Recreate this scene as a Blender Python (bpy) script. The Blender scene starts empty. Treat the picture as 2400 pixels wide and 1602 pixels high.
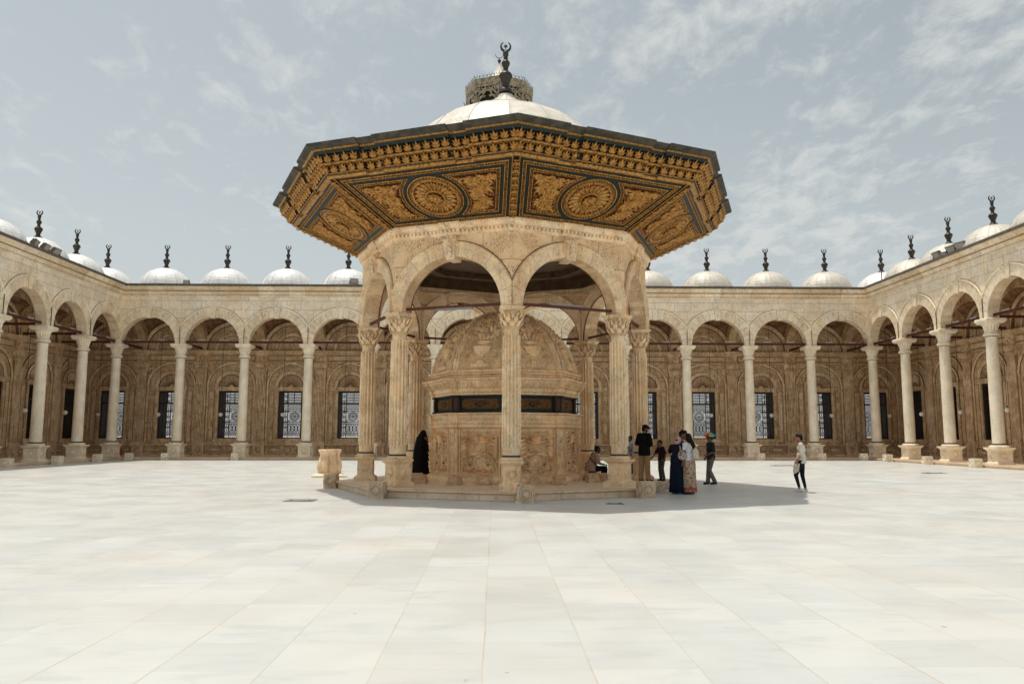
import bpy, math, random
from math import sin, cos, pi, radians as R, sqrt, tan, atan2
from mathutils import Vector as V3, Matrix as M4
random.seed(7)
sc = bpy.context.scene
# ---------------------------------------------------------------- camera
cam = bpy.data.objects.new('camera', bpy.data.cameras.new('camera'))
sc.collection.objects.link(cam); sc.camera = cam
cam.data.sensor_width = 36; cam.data.lens = 27.26
cam.data.clip_start = .05; cam.data.clip_end = 6000
cam.location = (-.2256, 0, 1.66)
cam.rotation_euler = (R(90) + .1198, -.0011, -.0222)
# ---------------------------------------------------------------- light
SUN_EL, SUN_AZ = R(78.0), R(-68.0)          # azimuth measured from +Y towards +X
SUNDIR = V3((sin(SUN_AZ)*cos(SUN_EL), cos(SUN_AZ)*cos(SUN_EL), sin(SUN_EL)))
sun = bpy.data.objects.new('sun', bpy.data.lights.new('sun', 'SUN'))
sc.collection.objects.link(sun)
sun.data.energy = 3.0; sun.data.angle = R(.6); sun.data.color = (1, .945, .835)
sun.rotation_euler = (-SUNDIR).to_track_quat('-Z', 'Y').to_euler()
sc.view_settings.view_transform = 'Standard'; sc.view_settings.look = 'None'
sc.view_settings.gamma = 1; sc.view_settings.exposure = -.06
sc.render.engine = 'CYCLES'; sc.cycles.diffuse_bounces = 8; sc.cycles.max_bounces = 12
w = bpy.data.worlds.new('World'); sc.world = w; w.use_nodes = True

class NT:
    def __init__(s, nt): s.nt = nt; s.n = nt.nodes; s.l = nt.links
    def __call__(s, typ, ins=None, **kw):
        nd = s.n.new(typ)
        for k, v in kw.items(): setattr(nd, k, v)
        for k, v in (ins or {}).items():
            i = nd.inputs[k]
            if isinstance(v, bpy.types.NodeSocket): s.l.new(v, i)
            elif isinstance(v, bpy.types.Node): s.l.new(v.outputs[0], i)
            else: i.default_value = v
        return nd
    def math(s, op, a, b=0., c=0., clamp=False):
        return s('ShaderNodeMath', {0: a, 1: b, 2: c}, operation=op, use_clamp=clamp).outputs[0]
    def mix(s, f, a, b, bt='MIX'):
        nd = s('ShaderNodeMix', data_type='RGBA', blend_type=bt)
        for i, v in ((0, f), (6, a), (7, b)):
            if isinstance(v, bpy.types.NodeSocket): s.l.new(v, nd.inputs[i])
            else: nd.inputs[i].default_value = v if i == 0 else (tuple(v) + (1,))[:4]
        return nd.outputs[2]
    def ramp(s, f, p0, p1, a=0., b=1.):
        return s('ShaderNodeMapRange', {0: f, 1: p0, 2: p1, 3: a, 4: b}, interpolation_type='SMOOTHSTEP').outputs[0]
    def noise(s, vec, sc_, det=4, rough=.55, dist=0., out=0):
        return s('ShaderNodeTexNoise', {'Vector': vec, 'Scale': sc_, 'Detail': det, 'Roughness': rough, 'Distortion': dist}).outputs[out]
    def mapping(s, vec, sc_=(1, 1, 1), loc=(0, 0, 0), rot=(0, 0, 0)):
        return s('ShaderNodeMapping', {'Vector': vec, 'Scale': sc_, 'Location': loc, 'Rotation': rot}).outputs[0]

# sky: daylight sky with thin broken cloud, laid out by direction
g = NT(w.node_tree); g.n.clear()
sky = g('ShaderNodeTexSky', sky_type='NISHITA', sun_disc=False, sun_elevation=SUN_EL, sun_rotation=SUN_AZ,
        altitude=50, air_density=1.0, dust_density=3.2, ozone_density=1.0)
tc = g('ShaderNodeTexCoord').outputs['Generated']
sp = g('ShaderNodeSeparateXYZ', {0: tc})
zz = g.math('MAXIMUM', sp.outputs[2], .02)
dn = g.math('ADD', zz, .18)
cx_ = g.math('DIVIDE', sp.outputs[0], dn); cy_ = g.math('DIVIDE', sp.outputs[1], dn)
cv = g('ShaderNodeCombineXYZ', {0: cx_, 1: cy_, 2: 0.}).outputs[0]
n1 = g.noise(g.mapping(cv, (1, .8, 1), (4.2, 1.1, 0)), 1.9, 3, .5)
n2 = g.noise(g.mapping(cv, (1.3, .8, 1), (3.3, .2, 0), (0, 0, .5)), 8.5, 10, .66, .35)
n3 = g.noise(cv, 16., 6, .6, .2)
side = g.ramp(cx_, -.6, 1.1, -.012, .030)
cov = g.math('ADD', g.math('ADD', g.math('MULTIPLY', n1, .36), g.math('MULTIPLY', n2, .52)), g.math('MULTIPLY', n3, .14))
cov = g.math('ADD', cov, side)
cl = g.ramp(cov, .475, .665)
hz = g.ramp(zz, .0, .5, .45, .0)
cl = g.math('MAXIMUM', cl, hz)
hs = g('ShaderNodeHueSaturation', {'Hue': .462, 'Saturation': .38, 'Value': 1.14, 'Color': sky.outputs[0]}).outputs[0]
colr = g.mix(g.math('MULTIPLY', cl, .8), g.mix(1., hs, (1.0, 1.0, .985), 'MULTIPLY'), (6.1, 6.3, 6.15))
bg = g('ShaderNodeBackground', {'Color': colr, 'Strength': .118})
g('ShaderNodeOutputWorld', {0: bg.outputs[0]})

# ---------------------------------------------------------------- materials
MATS = {}
def new_mat(name):
    m = bpy.data.materials.new(name); m.use_nodes = True; n = NT(m.node_tree); n.n.clear()
    MATS[name] = m; return m, n
def finish(n, col, rough=.8, bump=None, bstr=.3, bdist=.01, metal=0., spec=.3, **kw):
    b = n('ShaderNodeBsdfPrincipled', {'Base Color': col if isinstance(col, bpy.types.NodeSocket) else (tuple(col) + (1,))[:4],
          'Roughness': rough, 'Metallic': metal, 'Specular IOR Level': spec})
    for k, v in kw.items(): b.inputs[k.replace('_', ' ')].default_value = v
    if bump is not None:
        bp = n('ShaderNodeBump', {'Height': bump, 'Strength': bstr, 'Distance': bdist}); n.l.new(bp.outputs[0], b.inputs['Normal'])
    n('ShaderNodeOutputMaterial', {0: b.outputs[0]})
    return b
def stone(name, base, dark, light, block=None, stain=.5, pit=.5, scale=1., rough=.75, joint=None, spec=.25, streak=.3):
    m, n = new_mat(name)
    uv = n('ShaderNodeUVMap').outputs[0]; ob = n('ShaderNodeTexCoord').outputs['Object']
    info = n('ShaderNodeObjectInfo').outputs['Random']
    off = n('ShaderNodeCombineXYZ', {0: n.math('MULTIPLY', info, 31.), 1: n.math('MULTIPLY', info, 17.), 2: 0.}).outputs[0]
    p = n('ShaderNodeVectorMath', {0: ob, 1: off}, operation='ADD').outputs[0]
    a = n.noise(p, .9 * scale, 5, .6, .6); b = n.noise(p, 4.2 * scale, 6, .7, .9); c = n.noise(p, 26 * scale, 4, .65)
    v = n.noise(n.mapping(p, (2.2, 2.2, .35)), 2.2 * scale, 5, .65, 1.4)
    f = n.ramp(n.math('ADD', n.math('MULTIPLY', a, .5), n.math('MULTIPLY', b, .5)), .40, .62)
    col = n.mix(f, base, light)
    col = n.mix(n.math('MULTIPLY', n.ramp(n.math('ADD', n.math('MULTIPLY', b, .6), n.math('MULTIPLY', v, .4)), .50, .66), stain), col, dark)
    col = n.mix(n.math('MULTIPLY', n.ramp(v, .52, .72), streak), col, dark)
    pits = n.ramp(c, .50, .64)
    pm = n.ramp(n.noise(p, 1.6 * scale, 3, .6), .38, .58)
    g2 = n.noise(p, 11 * scale, 5, .7, .5)
    pits = n.math('MULTIPLY', pits, pm)
    col = n.mix(n.math('MULTIPLY', pits, pit), col, tuple(x * .38 for x in dark))
    col = n.mix(n.math('MULTIPLY', n.ramp(g2, .50, .64), .5 * stain), col, dark)
    h = n.math('SUBTRACT', n.math('ADD', n.math('MULTIPLY', b, .5), n.math('MULTIPLY', g2, .5)), pits)
    at = n('ShaderNodeAttribute', attribute_name='tint').outputs['Fac']
    col = n.mix(1., col, n('ShaderNodeCombineXYZ', {0: n('ShaderNodeMapRange', {0: at, 3: .78, 4: 1.22}).outputs[0], 1: n('ShaderNodeMapRange', {0: at, 3: .70, 4: 1.28}).outputs[0], 2: n('ShaderNodeMapRange', {0: at, 3: .58, 4: 1.38}).outputs[0]}).outputs[0], 'MULTIPLY')
    if block:
        bk = n('ShaderNodeTexBrick', {'Vector': uv, 'Color1': (0, 0, 0, 1), 'Color2': (1, 1, 1, 1), 'Mortar': (.5, .5, .5, 1), 'Scale': 1.,
               'Mortar Size': .008, 'Mortar Smooth': .3, 'Bias': 0., 'Brick Width': block[0], 'Row Height': block[1]}, offset=.37, offset_frequency=2, squash=1.35, squash_frequency=3)
        col = n.mix(.5, col, n.mix(n.math('MULTIPLY', bk.outputs[0], 1.), (.90, .88, .84), (1.08, 1.08, 1.09)), 'MULTIPLY')
        col = n.mix(n.math('MULTIPLY', bk.outputs[1], .75), col, joint or tuple(x * .5 for x in dark))
        h = n.math('SUBTRACT', h, n.math('MULTIPLY', bk.outputs[1], 1.5))
    finish(n, col, rough, h, .7, .022, spec=spec)
    return m
FAC = stone('facade_stone', (.95, .80, .59), (.62, .37, .17), (.97, .89, .74), (1.25, .56), .38, .4, streak=.2)
FTR = stone('facade_trim_stone', (.89, .73, .50), (.54, .29, .11), (.94, .85, .68), None, .6, .4, streak=.35)
CLM = stone('column_marble', (.92, .80, .60), (.66, .42, .22), (.96, .89, .74), None, .3, .3, 1.3, .5, streak=.2)
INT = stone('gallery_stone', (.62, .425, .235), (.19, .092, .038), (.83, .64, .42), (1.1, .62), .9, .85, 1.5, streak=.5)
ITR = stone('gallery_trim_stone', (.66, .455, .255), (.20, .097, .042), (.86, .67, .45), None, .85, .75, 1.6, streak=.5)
PAV = stone('pavilion_stone', (.90, .63, .365), (.54, .25, .09), (.93, .75, .51), (1.5, .8), .36, .7, 1.2, streak=.15)
PTR = stone('pavilion_trim_stone', (.90, .64, .375), (.48, .21, .07), (.93, .77, .53), None, .45, .5, 1.5, streak=.3)
BAS = stone('basin_stone', (.90, .61, .335), (.42, .21, .08), (.94, .75, .48), None, .5, .5, 1.8, streak=.3)
PLM = stone('platform_marble', (.80, .60, .41), (.52, .33, .19), (.86, .71, .53), (1.3, .9), .3, .2, 1., .35, spec=.4, streak=.2)
BLK = stone('roundel_block_stone', (.66, .50, .33), (.40, .24, .12), (.76, .62, .45), None, .5, .4, 2.)
ROUGHST = stone('rough_seat_stone', (.68, .45, .25), (.30, .15, .06), (.80, .58, .36), None, .6, .8, 4)

def simple(name, col, rough=.6, metal=0., spec=.3, nz=0., nscale=30., dark=None, bstr=.3, **kw):
    m, n = new_mat(name)
    ob = n('ShaderNodeTexCoord').outputs['Object']
    a = n.noise(ob, nscale, 4, .6)
    c = n.mix(n.math('MULTIPLY', n.ramp(a, .4, .65), nz), col, dark or tuple(x * .5 for x in col))
    finish(n, c, rough, a, bstr, .004, metal, spec, **kw); return m
GRIME = stone('grime_stained_stone', (.20, .115, .055), (.08, .04, .018), (.30, .19, .10), None, .6, .5, 3)
GRIMEF = stone('rust_stained_joint', (.40, .26, .14), (.22, .12, .05), (.52, .38, .23), None, .6, .5, 3)
BRONZE = simple('dark_bronze', (.045, .04, .035), .45, .7, .4, .5, 12, (.09, .07, .05))
LEADT = simple('roof_edge_lead', (.12, .09, .065), .7, 0, .3, .6, 3, (.2, .16, .12))
IRON = simple('red_iron', (.13, .035, .02), .65, 0, .3, .7, 9, (.06, .03, .025))
DARKIRON = simple('recess_shade', (.03, .022, .018), .6, 0, .3)
WOOD = simple('dark_wood', (.035, .02, .012), .6, 0, .3, .5, 6)
GREYPL = simple('grey_fixture', (.26, .25, .24), .5)
FLOODM = simple('floodlight_housing', (.16, .155, .14), .5, .3)
FLOODG = simple('floodlight_glass', (.55, .56, .54), .2, 0, .5)
GLOBE = simple('white_globe', (.72, .70, .62), .25, 0, .5)
SOOT = simple('painted_black', (.012, .011, .010), .8)
GREEN = simple('dark_green_paint', (.012, .023, .020), .5, 0, .3, .6, 5, (.026, .034, .029))
BANDG = simple('black_green_paint', (.006, .012, .009), .5, 0, .3, .5, 6, (.012, .016, .012))
CARTG = simple('cartouche_gold_ground', (.17, .09, .03), .8, 0, .15, .9, 30, (.03, .02, .01))
REDP = simple('red_brown_paint', (.09, .018, .010), .6, 0, .3, .6, 8, (.07, .02, .012))
GOLD = simple('gilded_carving', (.55, .285, .065), .40, .35, .5, .9, 16, (.22, .095, .025), .5)
GOLD2 = simple('worn_gilding', (.30, .145, .035), .55, .2, .4, .8, 14, (.12, .05, .015), .5)
TRED = simple('turned_wood_red', (.06, .014, .010), .5, 0, .4, .4, 20)
CANW = simple('ceiling_wood', (.10, .055, .026), .7, 0, .3, .7, 4, (.04, .02, .01))
COVER = simple('cast_iron_cover', (.28, .27, .24), .7, 0, .3, .6, 8, (.12, .11, .09))
TURR = simple('turret_painted_metal', (.34, .28, .19), .75, 0, .2, .8, 3.5, (.10, .105, .085))
TURD = simple('turret_inside_shade', (.02, .018, .015), .8)

def lead(name, base, metal):
    m, n = new_mat(name)
    ob = n('ShaderNodeTexCoord').outputs['Object']
    a = n.noise(ob, 2.2, 5, .6, .4); b = n.noise(ob, 9, 5, .65, .3); d = n.noise(n.mapping(ob, (1, 1, .25)), 5, 4, .6, .6)
    at = n('ShaderNodeAttribute', attribute_name='tint').outputs['Fac']
    c = n.mix(n.ramp(a, .38, .62), base, tuple(x * .86 for x in base))
    c = n.mix(n.math('MULTIPLY', n.ramp(d, .55, .75), .35), c, (base[0] * .72, base[1] * .67, base[2] * .58))
    c = n.mix(1., c, n('ShaderNodeCombineXYZ', {0: n.ramp(at, 0, 1, .84, 1.1), 1: n.ramp(at, 0, 1, .84, 1.1), 2: n.ramp(at, 0, 1, .84, 1.1)}).outputs[0], 'MULTIPLY')
    finish(n, c, .5, n.math('ADD', n.math('MULTIPLY', b, .6), a), .6, .05, metal, .45); return m
LEADW = lead('white_lead_sheet', (.86, .86, .85), .12)
LEADC = lead('cream_lead_sheet', (.72, .67, .58), .1)
SEAM = simple('lead_seam', (.56, .54, .50), .7)

def vault_mat():
    m, n = new_mat('painted_vault')
    ob = n('ShaderNodeTexCoord').outputs['Object']; s = n('ShaderNodeSeparateXYZ', {0: ob})
    r = n.math('SQRT', n.math('ADD', n.math('POWER', s.outputs[0], 2.), n.math('POWER', s.outputs[1], 2.)))
    ang = n.math('ARCTAN2', s.outputs[1], s.outputs[0])
    a = n.noise(ob, 3, 5, .6, .5)
    base = n.mix(n.ramp(a, .4, .62), (.15, .075, .035), (.30, .17, .085))
    star = n.math('ADD', r, n.math('MULTIPLY', n.math('SINE', n.math('MULTIPLY', ang, 8.)), .09))
    c = n.mix(n.math('LESS_THAN', star, 1.28), base, (.42, .12, .02))
    c = n.mix(n.math('MULTIPLY', n.math('LESS_THAN', star, 1.05), n.math('GREATER_THAN', n.math('SINE', n.math('MULTIPLY', ang, 16.)), .1)), c, (.12, .035, .012))
    c = n.mix(n.math('LESS_THAN', r, .62), c, (.03, .05, .11))
    c = n.mix(n.math('LESS_THAN', r, .38), c, (.38, .12, .02))
    c = n.mix(n.math('LESS_THAN', r, .15), c, (.02, .03, .07))
    finish(n, c, .8, a, .3, .01); return m
VAULT = vault_mat()

def paving():
    m, n = new_mat('marble_paving')
    ob = n('ShaderNodeTexCoord').outputs['Object']
    jit = n.noise(ob, .8, 2, .5, 0, 1)
    p = n.mapping(ob, (1, 1, 1), (.306, .09, 0))
    pj = n('ShaderNodeVectorMath', {0: n('ShaderNodeVectorMath', {0: jit, 1: (.5, .5, .5)}, operation='SUBTRACT').outputs[0], 1: (.03, .03, 0)}, operation='MULTIPLY').outputs[0]
    p = n('ShaderNodeVectorMath', {0: p, 1: pj}, operation='ADD').outputs[0]
    bk = n('ShaderNodeTexBrick', {'Vector': p, 'Color1': (0, 0, 0, 1), 'Color2': (1, 1, 1, 1), 'Mortar': (.5, .5, .5, 1), 'Scale': 1.,
           'Mortar Size': .0035, 'Mortar Smooth': .4, 'Bias': 0., 'Brick Width': .78, 'Row Height': .735}, offset=0.0, offset_frequency=2, squash=1.)
    rnd = bk.outputs[0]
    # only the long joints are open, the cross joints are tight
    s = n('ShaderNodeSeparateXYZ', {0: p})
    fx = n.math('PINGPONG', s.outputs[0], .39); 
    jy = n.ramp(n.noise(ob, .55, 3, .6), .44, .62)
    jx = n.math('LESS_THAN', fx, .006)
    jw = n.math('MAXIMUM', n.math('MULTIPLY', jx, n.math('ADD', .20, n.math('MULTIPLY', jy, .6))), n.math('MULTIPLY', bk.outputs[1], .5))
    q = n('ShaderNodeVectorMath', {0: ob, 1: n('ShaderNodeVectorMath', {0: rnd, 1: (7., 3., 5.)}, operation='MULTIPLY').outputs[0]}, operation='ADD').outputs[0]
    vein = n.noise(n.mapping(q, (.55, 1.9, 1), (0, 0, 0), (0, 0, .25)), 2.1, 7, .66, .8)
    cloud = n.noise(q, .9, 3, .5, .3)
    warm = n.noise(ob, .33, 4, .5, .3)
    fine = n.noise(n.mapping(ob, (.5, 1.6, 1)), 11, 5, .7)
    c = n.mix(n.ramp(rnd, 0, 1), (.540, .552, .536), (.602, .610, .588))
    c = n.mix(n.math('MULTIPLY', n.ramp(cloud, .35, .75), .22), c, (.625, .595, .53))
    c = n.mix(n.math('MULTIPLY', n.ramp(vein, .47, .72), .5), c, (.44, .46, .45))
    c = n.mix(n.math('MULTIPLY', n.ramp(warm, .42, .75), .34), c, (.62, .55, .44))
    c = n.mix(n.math('MULTIPLY', n.ramp(n.noise(ob, .12, 3, .5), .48, .7), .3), c, (.55, .57, .56))
    c = n.mix(n.math('MULTIPLY', n.ramp(fine, .58, .75), .26), c, (.62, .55, .45))
    c = n.mix(n.math('MULTIPLY', n.ramp(n.noise(ob, 5.5, 2, .5), .755, .775), .6), c, (.30, .24, .18))
    c = n.mix(jw, c, (.50, .38, .26))
    rg = n.ramp(n.noise(ob, .7, 4, .6, .5), .35, .65, .34, .50)
    b = finish(n, c, .4, n.math('SUBTRACT', n.math('MULTIPLY', fine, .3), jw), .25, .004, spec=.35)
    n.l.new(rg, b.inputs['Roughness'])
    return m
PAVE = paving()
SAND = simple('pale_ground', (.70, .665, .61), .9, 0, .1, .6, .3, (.58, .53, .46))

# ---------------------------------------------------------------- mesh builder
def Tr(x=0, y=0, z=0): return M4.Translation((x, y, z))
def Rz(a): return M4.Rotation(a, 4, 'Z')
def Rx(a): return M4.Rotation(a, 4, 'X')
def Ry(a): return M4.Rotation(a, 4, 'Y')
def Sc(x, y, z): return M4.Diagonal((x, y, z, 1))
def frame(o, ex, ey, ez):
    m = M4.Identity(4)
    for i in range(3): m[i][0] = ex[i]; m[i][1] = ey[i]; m[i][2] = ez[i]; m[i][3] = o[i]
    return m
class MB:
    def __init__(s): s.v = []; s.f = []; s.m = []; s.t = []; s.sm = []
    def add(s, vs, fs, M=None, mat=0, tint=.5, smooth=False):
        o = len(s.v)
        if M is not None: vs = [M @ V3(p) for p in vs]
        s.v.extend(tuple(p) for p in vs)
        for i, f in enumerate(fs):
            s.f.append(tuple(o + k for k in f)); s.m.append(mat[i] if isinstance(mat, list) else mat); s.t.append(tint[i] if isinstance(tint, list) else tint); s.sm.append(smooth)
        return s
    def box(s, x0, x1, y0, y1, z0, z1, M=None, mat=0, tint=.5, tp=None):
        a = tp if tp is not None else (0, 0)           # taper of the top (dx, dy)
        vs = [(x0, y0, z0), (x1, y0, z0), (x1, y1, z0), (x0, y1, z0),
              (x0 + a[0], y0 + a[1], z1), (x1 - a[0], y0 + a[1], z1), (x1 - a[0], y1 - a[1], z1), (x0 + a[0], y1 - a[1], z1)]
        return s.add(vs, [(0, 3, 2, 1), (4, 5, 6, 7), (0, 1, 5, 4), (1, 2, 6, 5), (2, 3, 7, 6), (3, 0, 4, 7)], M, mat, tint)
    def rbox(s, x0, x1, y0, y1, z0, z1, M=None, mat=0, tint=.78, tp=None, g=2, e=.022):
        """raised block on a wall facing -y, with the grime line left round its edge"""
        s.box(x0, x1, y0, y1, z0, z1, M, mat, tint, tp); s.box(x0 - e, x1 + e, y1 - .012, y1, z0 - e, z1 + e, M, g); return s
    def lathe(s, prof, n=24, M=None, mat=0, tint=.5, smooth=True, fl=None, cap=True, a0=0):
        """prof: (r, z[, flag]); fl=(count, depth) flutes where flag is true; n sides."""
        vs = []
        for p in prof:
            r, z = p[0], p[1]; flg = len(p) > 2 and p[2]
            for k in range(n):
                a = a0 + 2 * pi * k / n; rr = r
                if flg and fl: rr = r - fl[1] * (1 - abs(((k * fl[0] / n) % 1) * 2 - 1) ** 2.2)
                vs.append((rr * cos(a), rr * sin(a), z))
        fs = []
        ft = []
        for j in range(len(prof) - 1):
            for k in range(n):
                k2 = (k + 1) % n
                fs.append((j * n + k, j * n + k2, (j + 1) * n + k2, (j + 1) * n + k))
                ft.append(tint if not (fl and len(prof[j]) > 2) else .02 + .9 * abs((((k + .5) * fl[0] / n) % 1) * 2 - 1) ** .8)
        s.add(vs, fs, M, mat, ft, smooth)
        if cap:
            if prof[0][0] > 1e-4: s.add(vs[:n], [tuple(reversed(range(n)))], M, mat, tint)
            if prof[-1][0] > 1e-4: s.add(vs[-n:], [tuple(range(n))], M, mat, tint)
        return s
    def tube(s, pts, r, n=6, M=None, mat=0, tint=.5, closed=False):
        pts = [V3(p) for p in pts]; N = len(pts); rs = r if isinstance(r, (list, tuple)) else [r] * N
        vs = []
        for i, p in enumerate(pts):
            a = pts[(i - 1) % N] if (closed or i) else pts[0]; b = pts[(i + 1) % N] if (closed or i < N - 1) else pts[-1]
            d = (b - a).normalized(); u = d.cross(V3((0, 0, 1)))
            if u.length < 1e-3: u = d.cross(V3((0, 1, 0)))
            u.normalize(); w_ = d.cross(u)
            for k in range(n):
                t = 2 * pi * k / n; vs.append(p + (u * cos(t) + w_ * sin(t)) * rs[i])
        fs = []
        for i in range(N if closed else N - 1):
            j = (i + 1) % N
            for k in range(n): fs.append((i * n + k, j * n + k, j * n + (k + 1) % n, i * n + (k + 1) % n))
        s.add(vs, fs, M, mat, tint, True)
        if not closed:
            s.add(vs[:n], [tuple(range(n))], M, mat, tint); s.add(vs[-n:], [tuple(reversed(range(n)))], M, mat, tint)
        return s
    def sphere(s, c, r, n=12, M=None, mat=0, tint=.5, sc=(1, 1, 1), half=False):
        m = Tr(*c) @ Sc(*sc); m = M @ m if M is not None else m
        k = n // 2; lo = 0 if half else -k // 2 * 1
        pr = []
        for i in range(k + 1):
            t = (pi / 2 * i / k) if half else (-pi / 2 + pi * i / k)
            pr.append((max(r * cos(t), 1e-5), r * sin(t)))
        return s.lathe(pr, n, m, mat, tint, True, None, False)
    def prism(s, poly, z0, z1, M=None, mat=0, tint=.5, smooth=False, bottom=True):
        n = len(poly); vs = [(x, y, z0) for x, y in poly] + [(x, y, z1) for x, y in poly]
        fs = [tuple(range(n, 2 * n))] + ([tuple(reversed(range(n)))] if bottom else [])
        fs += [(i, (i + 1) % n, n + (i + 1) % n, n + i) for i in range(n)]
        return s.add(vs, fs, M, mat, tint, smooth)
    def ring(s, r0, r1, z0, z1, n=20, M=None, mat=0, a0=0, a1=2 * pi, el=1., tint=.5):
        """flat ring sector standing z0..z1 in the xy plane"""
        full = abs(a1 - a0 - 2 * pi) < 1e-6; N = n if full else n + 1; vs = []
        for k in range(N):
            a = a0 + (a1 - a0) * k / n
            for r, z in ((r0, z0), (r1, z0), (r1, z1), (r0, z1)): vs.append((r * cos(a) * el, r * sin(a), z))
        fs = []
        for k in range(n):
            j = (k + 1) % N
            for q in range(4): fs.append((k * 4 + q, j * 4 + q, j * 4 + (q + 1) % 4, k * 4 + (q + 1) % 4))
        if not full: fs += [(3, 2, 1, 0), (4 * n, 4 * n + 1, 4 * n + 2, 4 * n + 3)]
        return s.add(vs, fs, M, mat, tint)
    def leaf(s, M, L=1., W=.6, H=.18, curl=.5, lob=4, mat=0, tint=.5, n=9):
        """acanthus leaf lying in xy, growing along +y, relief towards +z, tip curling up"""
        vs = []; 
        for i in range(n + 1):
            t = i / n; wd = W * .5 * (sin(pi * min(t * .93 + .07, 1)) ** .75) * (1 - .33 * abs(sin(lob * pi * t)) ** .6) if i < n else W * .04
            y = L * t; z = H * sin(pi * min(1, t * 1.1)) ** .6 * .6 + curl * H * 2.4 * t ** 3
            vs += [(-wd, y - .05 * L, z * .55), (-wd * .45, y, z * .95 + H * .1), (0, y, z * .8), (wd * .45, y, z * .95 + H * .1), (wd, y - .05 * L, z * .55)]
        fs = []
        for i in range(n):
            for k in range(4): a = i * 5 + k; fs.append((a, a + 1, a + 6, a + 5))
        return s.add(vs, fs, M, mat, tint, False)
    def build(s, name, mats, parent=None, smooth=None, loc=None):
        me = bpy.data.meshes.new(name); me.from_pydata(s.v, [], s.f); me.update()
        for m in (mats if isinstance(mats, (list, tuple)) else [mats]): me.materials.append(m)
        me.polygons.foreach_set('material_index', s.m)
        me.polygons.foreach_set('use_smooth', [bool(smooth if smooth is not None else q) for q in s.sm])
        at = me.attributes.new('tint', 'FLOAT', 'FACE'); at.data.foreach_set('value', s.t)
        uvl = me.uv_layers.new(name='UVMap'); co = [0.] * (2 * len(me.loops)); V = me.vertices
        for p in me.polygons:
            nx, ny, nz = p.normal; h = sqrt(nx * nx + ny * ny)
            for li in p.loop_indices:
                x, y, z = V[me.loops[li].vertex_index].co
                if h < .5: co[2 * li] = x; co[2 * li + 1] = y
                else: co[2 * li] = (-ny * x + nx * y) / h; co[2 * li + 1] = z
        uvl.data.foreach_set('uv', co)
        return link(name, me, parent, loc)
def link(name, data, parent=None, loc=None, rz=0):
    o = bpy.data.objects.new(name, data); sc.collection.objects.link(o)
    if parent: o.parent = parent
    if loc: o.location = loc
    if rz: o.rotation_euler = (0, 0, rz)
    return o
def copy_part(o, parent, loc=None, rz=None):
    c = o.copy(); sc.collection.objects.link(c); c.parent = parent
    if loc is not None: c.location = loc
    if rz is not None: c.rotation_euler = (0, 0, rz)
    for ch in o.children: copy_part(ch, c)
    return c
def tag(o, label, cat, group=None):
    o['label'] = label; o['category'] = cat
    if group: o['group'] = group
    return o
def thing(name, label, cat, loc=(0, 0, 0), rz=0, group=None):
    return tag(link(name, None, None, loc, rz), label, cat, group)
def relabel(o, label): o['label'] = label
rnd = random.uniform
# projection helpers used only to turn measured heights into plan positions on the paving
def gz(x, y):
    t = min(1, max(0, (max(abs(x), y - 25.2) - 9) / 14.)); return .15 * t * t * (3 - 2 * t)
CY = 49.03; BAY = 4.0; SPR = 7.34
# ---------------------------------------------------------------- ground
def make_ground():
    b = MB(); b.add([(-3000, -3000, -.03), (3000, -3000, -.03), (3000, 3000, -.03), (-3000, 3000, -.03)], [(0, 1, 2, 3)])
    b.build('ground', SAND)['kind'] = 'structure'
    b = MB(); xs = [-24.2 + i * 48.4 / 40 for i in range(41)]; ys = [-14 + i * 63.1 / 60 for i in range(61)]
    vs = [(x, y, gz(x, y)) for y in ys for x in xs]
    b.add(vs, [(j * 41 + i, j * 41 + i + 1, (j + 1) * 41 + i + 1, (j + 1) * 41 + i) for j in range(60) for i in range(40)], smooth=True)
    b.build('courtyard_pavement', PAVE)['kind'] = 'structure'
make_ground()

# ---------------------------------------------------------------- shared part meshes of the gallery
PROTO = {}
def finial_mb(h, mb=None, M=None, n=16):
    mb = mb or MB(); k = h / 110.
    P = [(15.5, 0), (15, 5), (12.5, 9), (9, 12), (6, 13.2), (7.6, 14.5), (8, 17), (7, 20), (9, 23), (11, 27), (11, 30), (14, 33), (14.2, 38), (11.5, 42), (7, 45),
         (5, 50), (5.6, 53), (6, 55), (8, 58), (9.2, 62), (8, 66), (5, 69), (4.4, 72), (5, 75), (4, 77), (5.8, 79), (6.2, 83), (5.5, 87), (3, 89)]
    mb.lathe([(r * k * .98, z * k) for r, z in P], n, M)
    # open crescent, horns up, with a star inside, standing in the xz plane
    c = (0, 0, 98.5 * k); m = (M or M4.Identity(4)) @ Tr(*c) @ Rx(pi / 2)
    N = 26; out = []; 
    for i in range(N + 1):
        a = R(-90) + R(150) * (2 * i / N - 1); t = abs(2 * i / N - 1)
        wd = 3.8 * (1 - t ** 2.2) + .4; cr = 10.6 - 1.2 * t
        for s in (-1, 1):
            rr = (cr + s * wd * .55) * k; out.append((rr * cos(a), rr * sin(a)))
    vs = [(x, y, z) for z in (-1.1 * k, 1.1 * k) for x, y in out]; o = 2 * (N + 1); fs = []
    for i in range(N):
        a = 2 * i; fs += [(a, a + 2, a + 3, a + 1), (o + a, o + a + 1, o + a + 3, o + a + 2), (a, o + a, o + a + 2, a + 2), (a + 1, a + 3, o + a + 3, o + a + 1)]
    mb.add(vs, fs, m)
    st = [((5 if i % 2 == 0 else 2.2) * k * cos(pi * i / 8 + pi / 2), (5 if i % 2 == 0 else 2.2) * k * sin(pi * i / 8 + pi / 2)) for i in range(16)]
    mb.prism(st, -.5 * k, .5 * k, m)
    mb.tube([(0, 0, 90 * k), (0, 0, 96 * k)], .7 * k, 5, M)
    return mb
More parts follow.
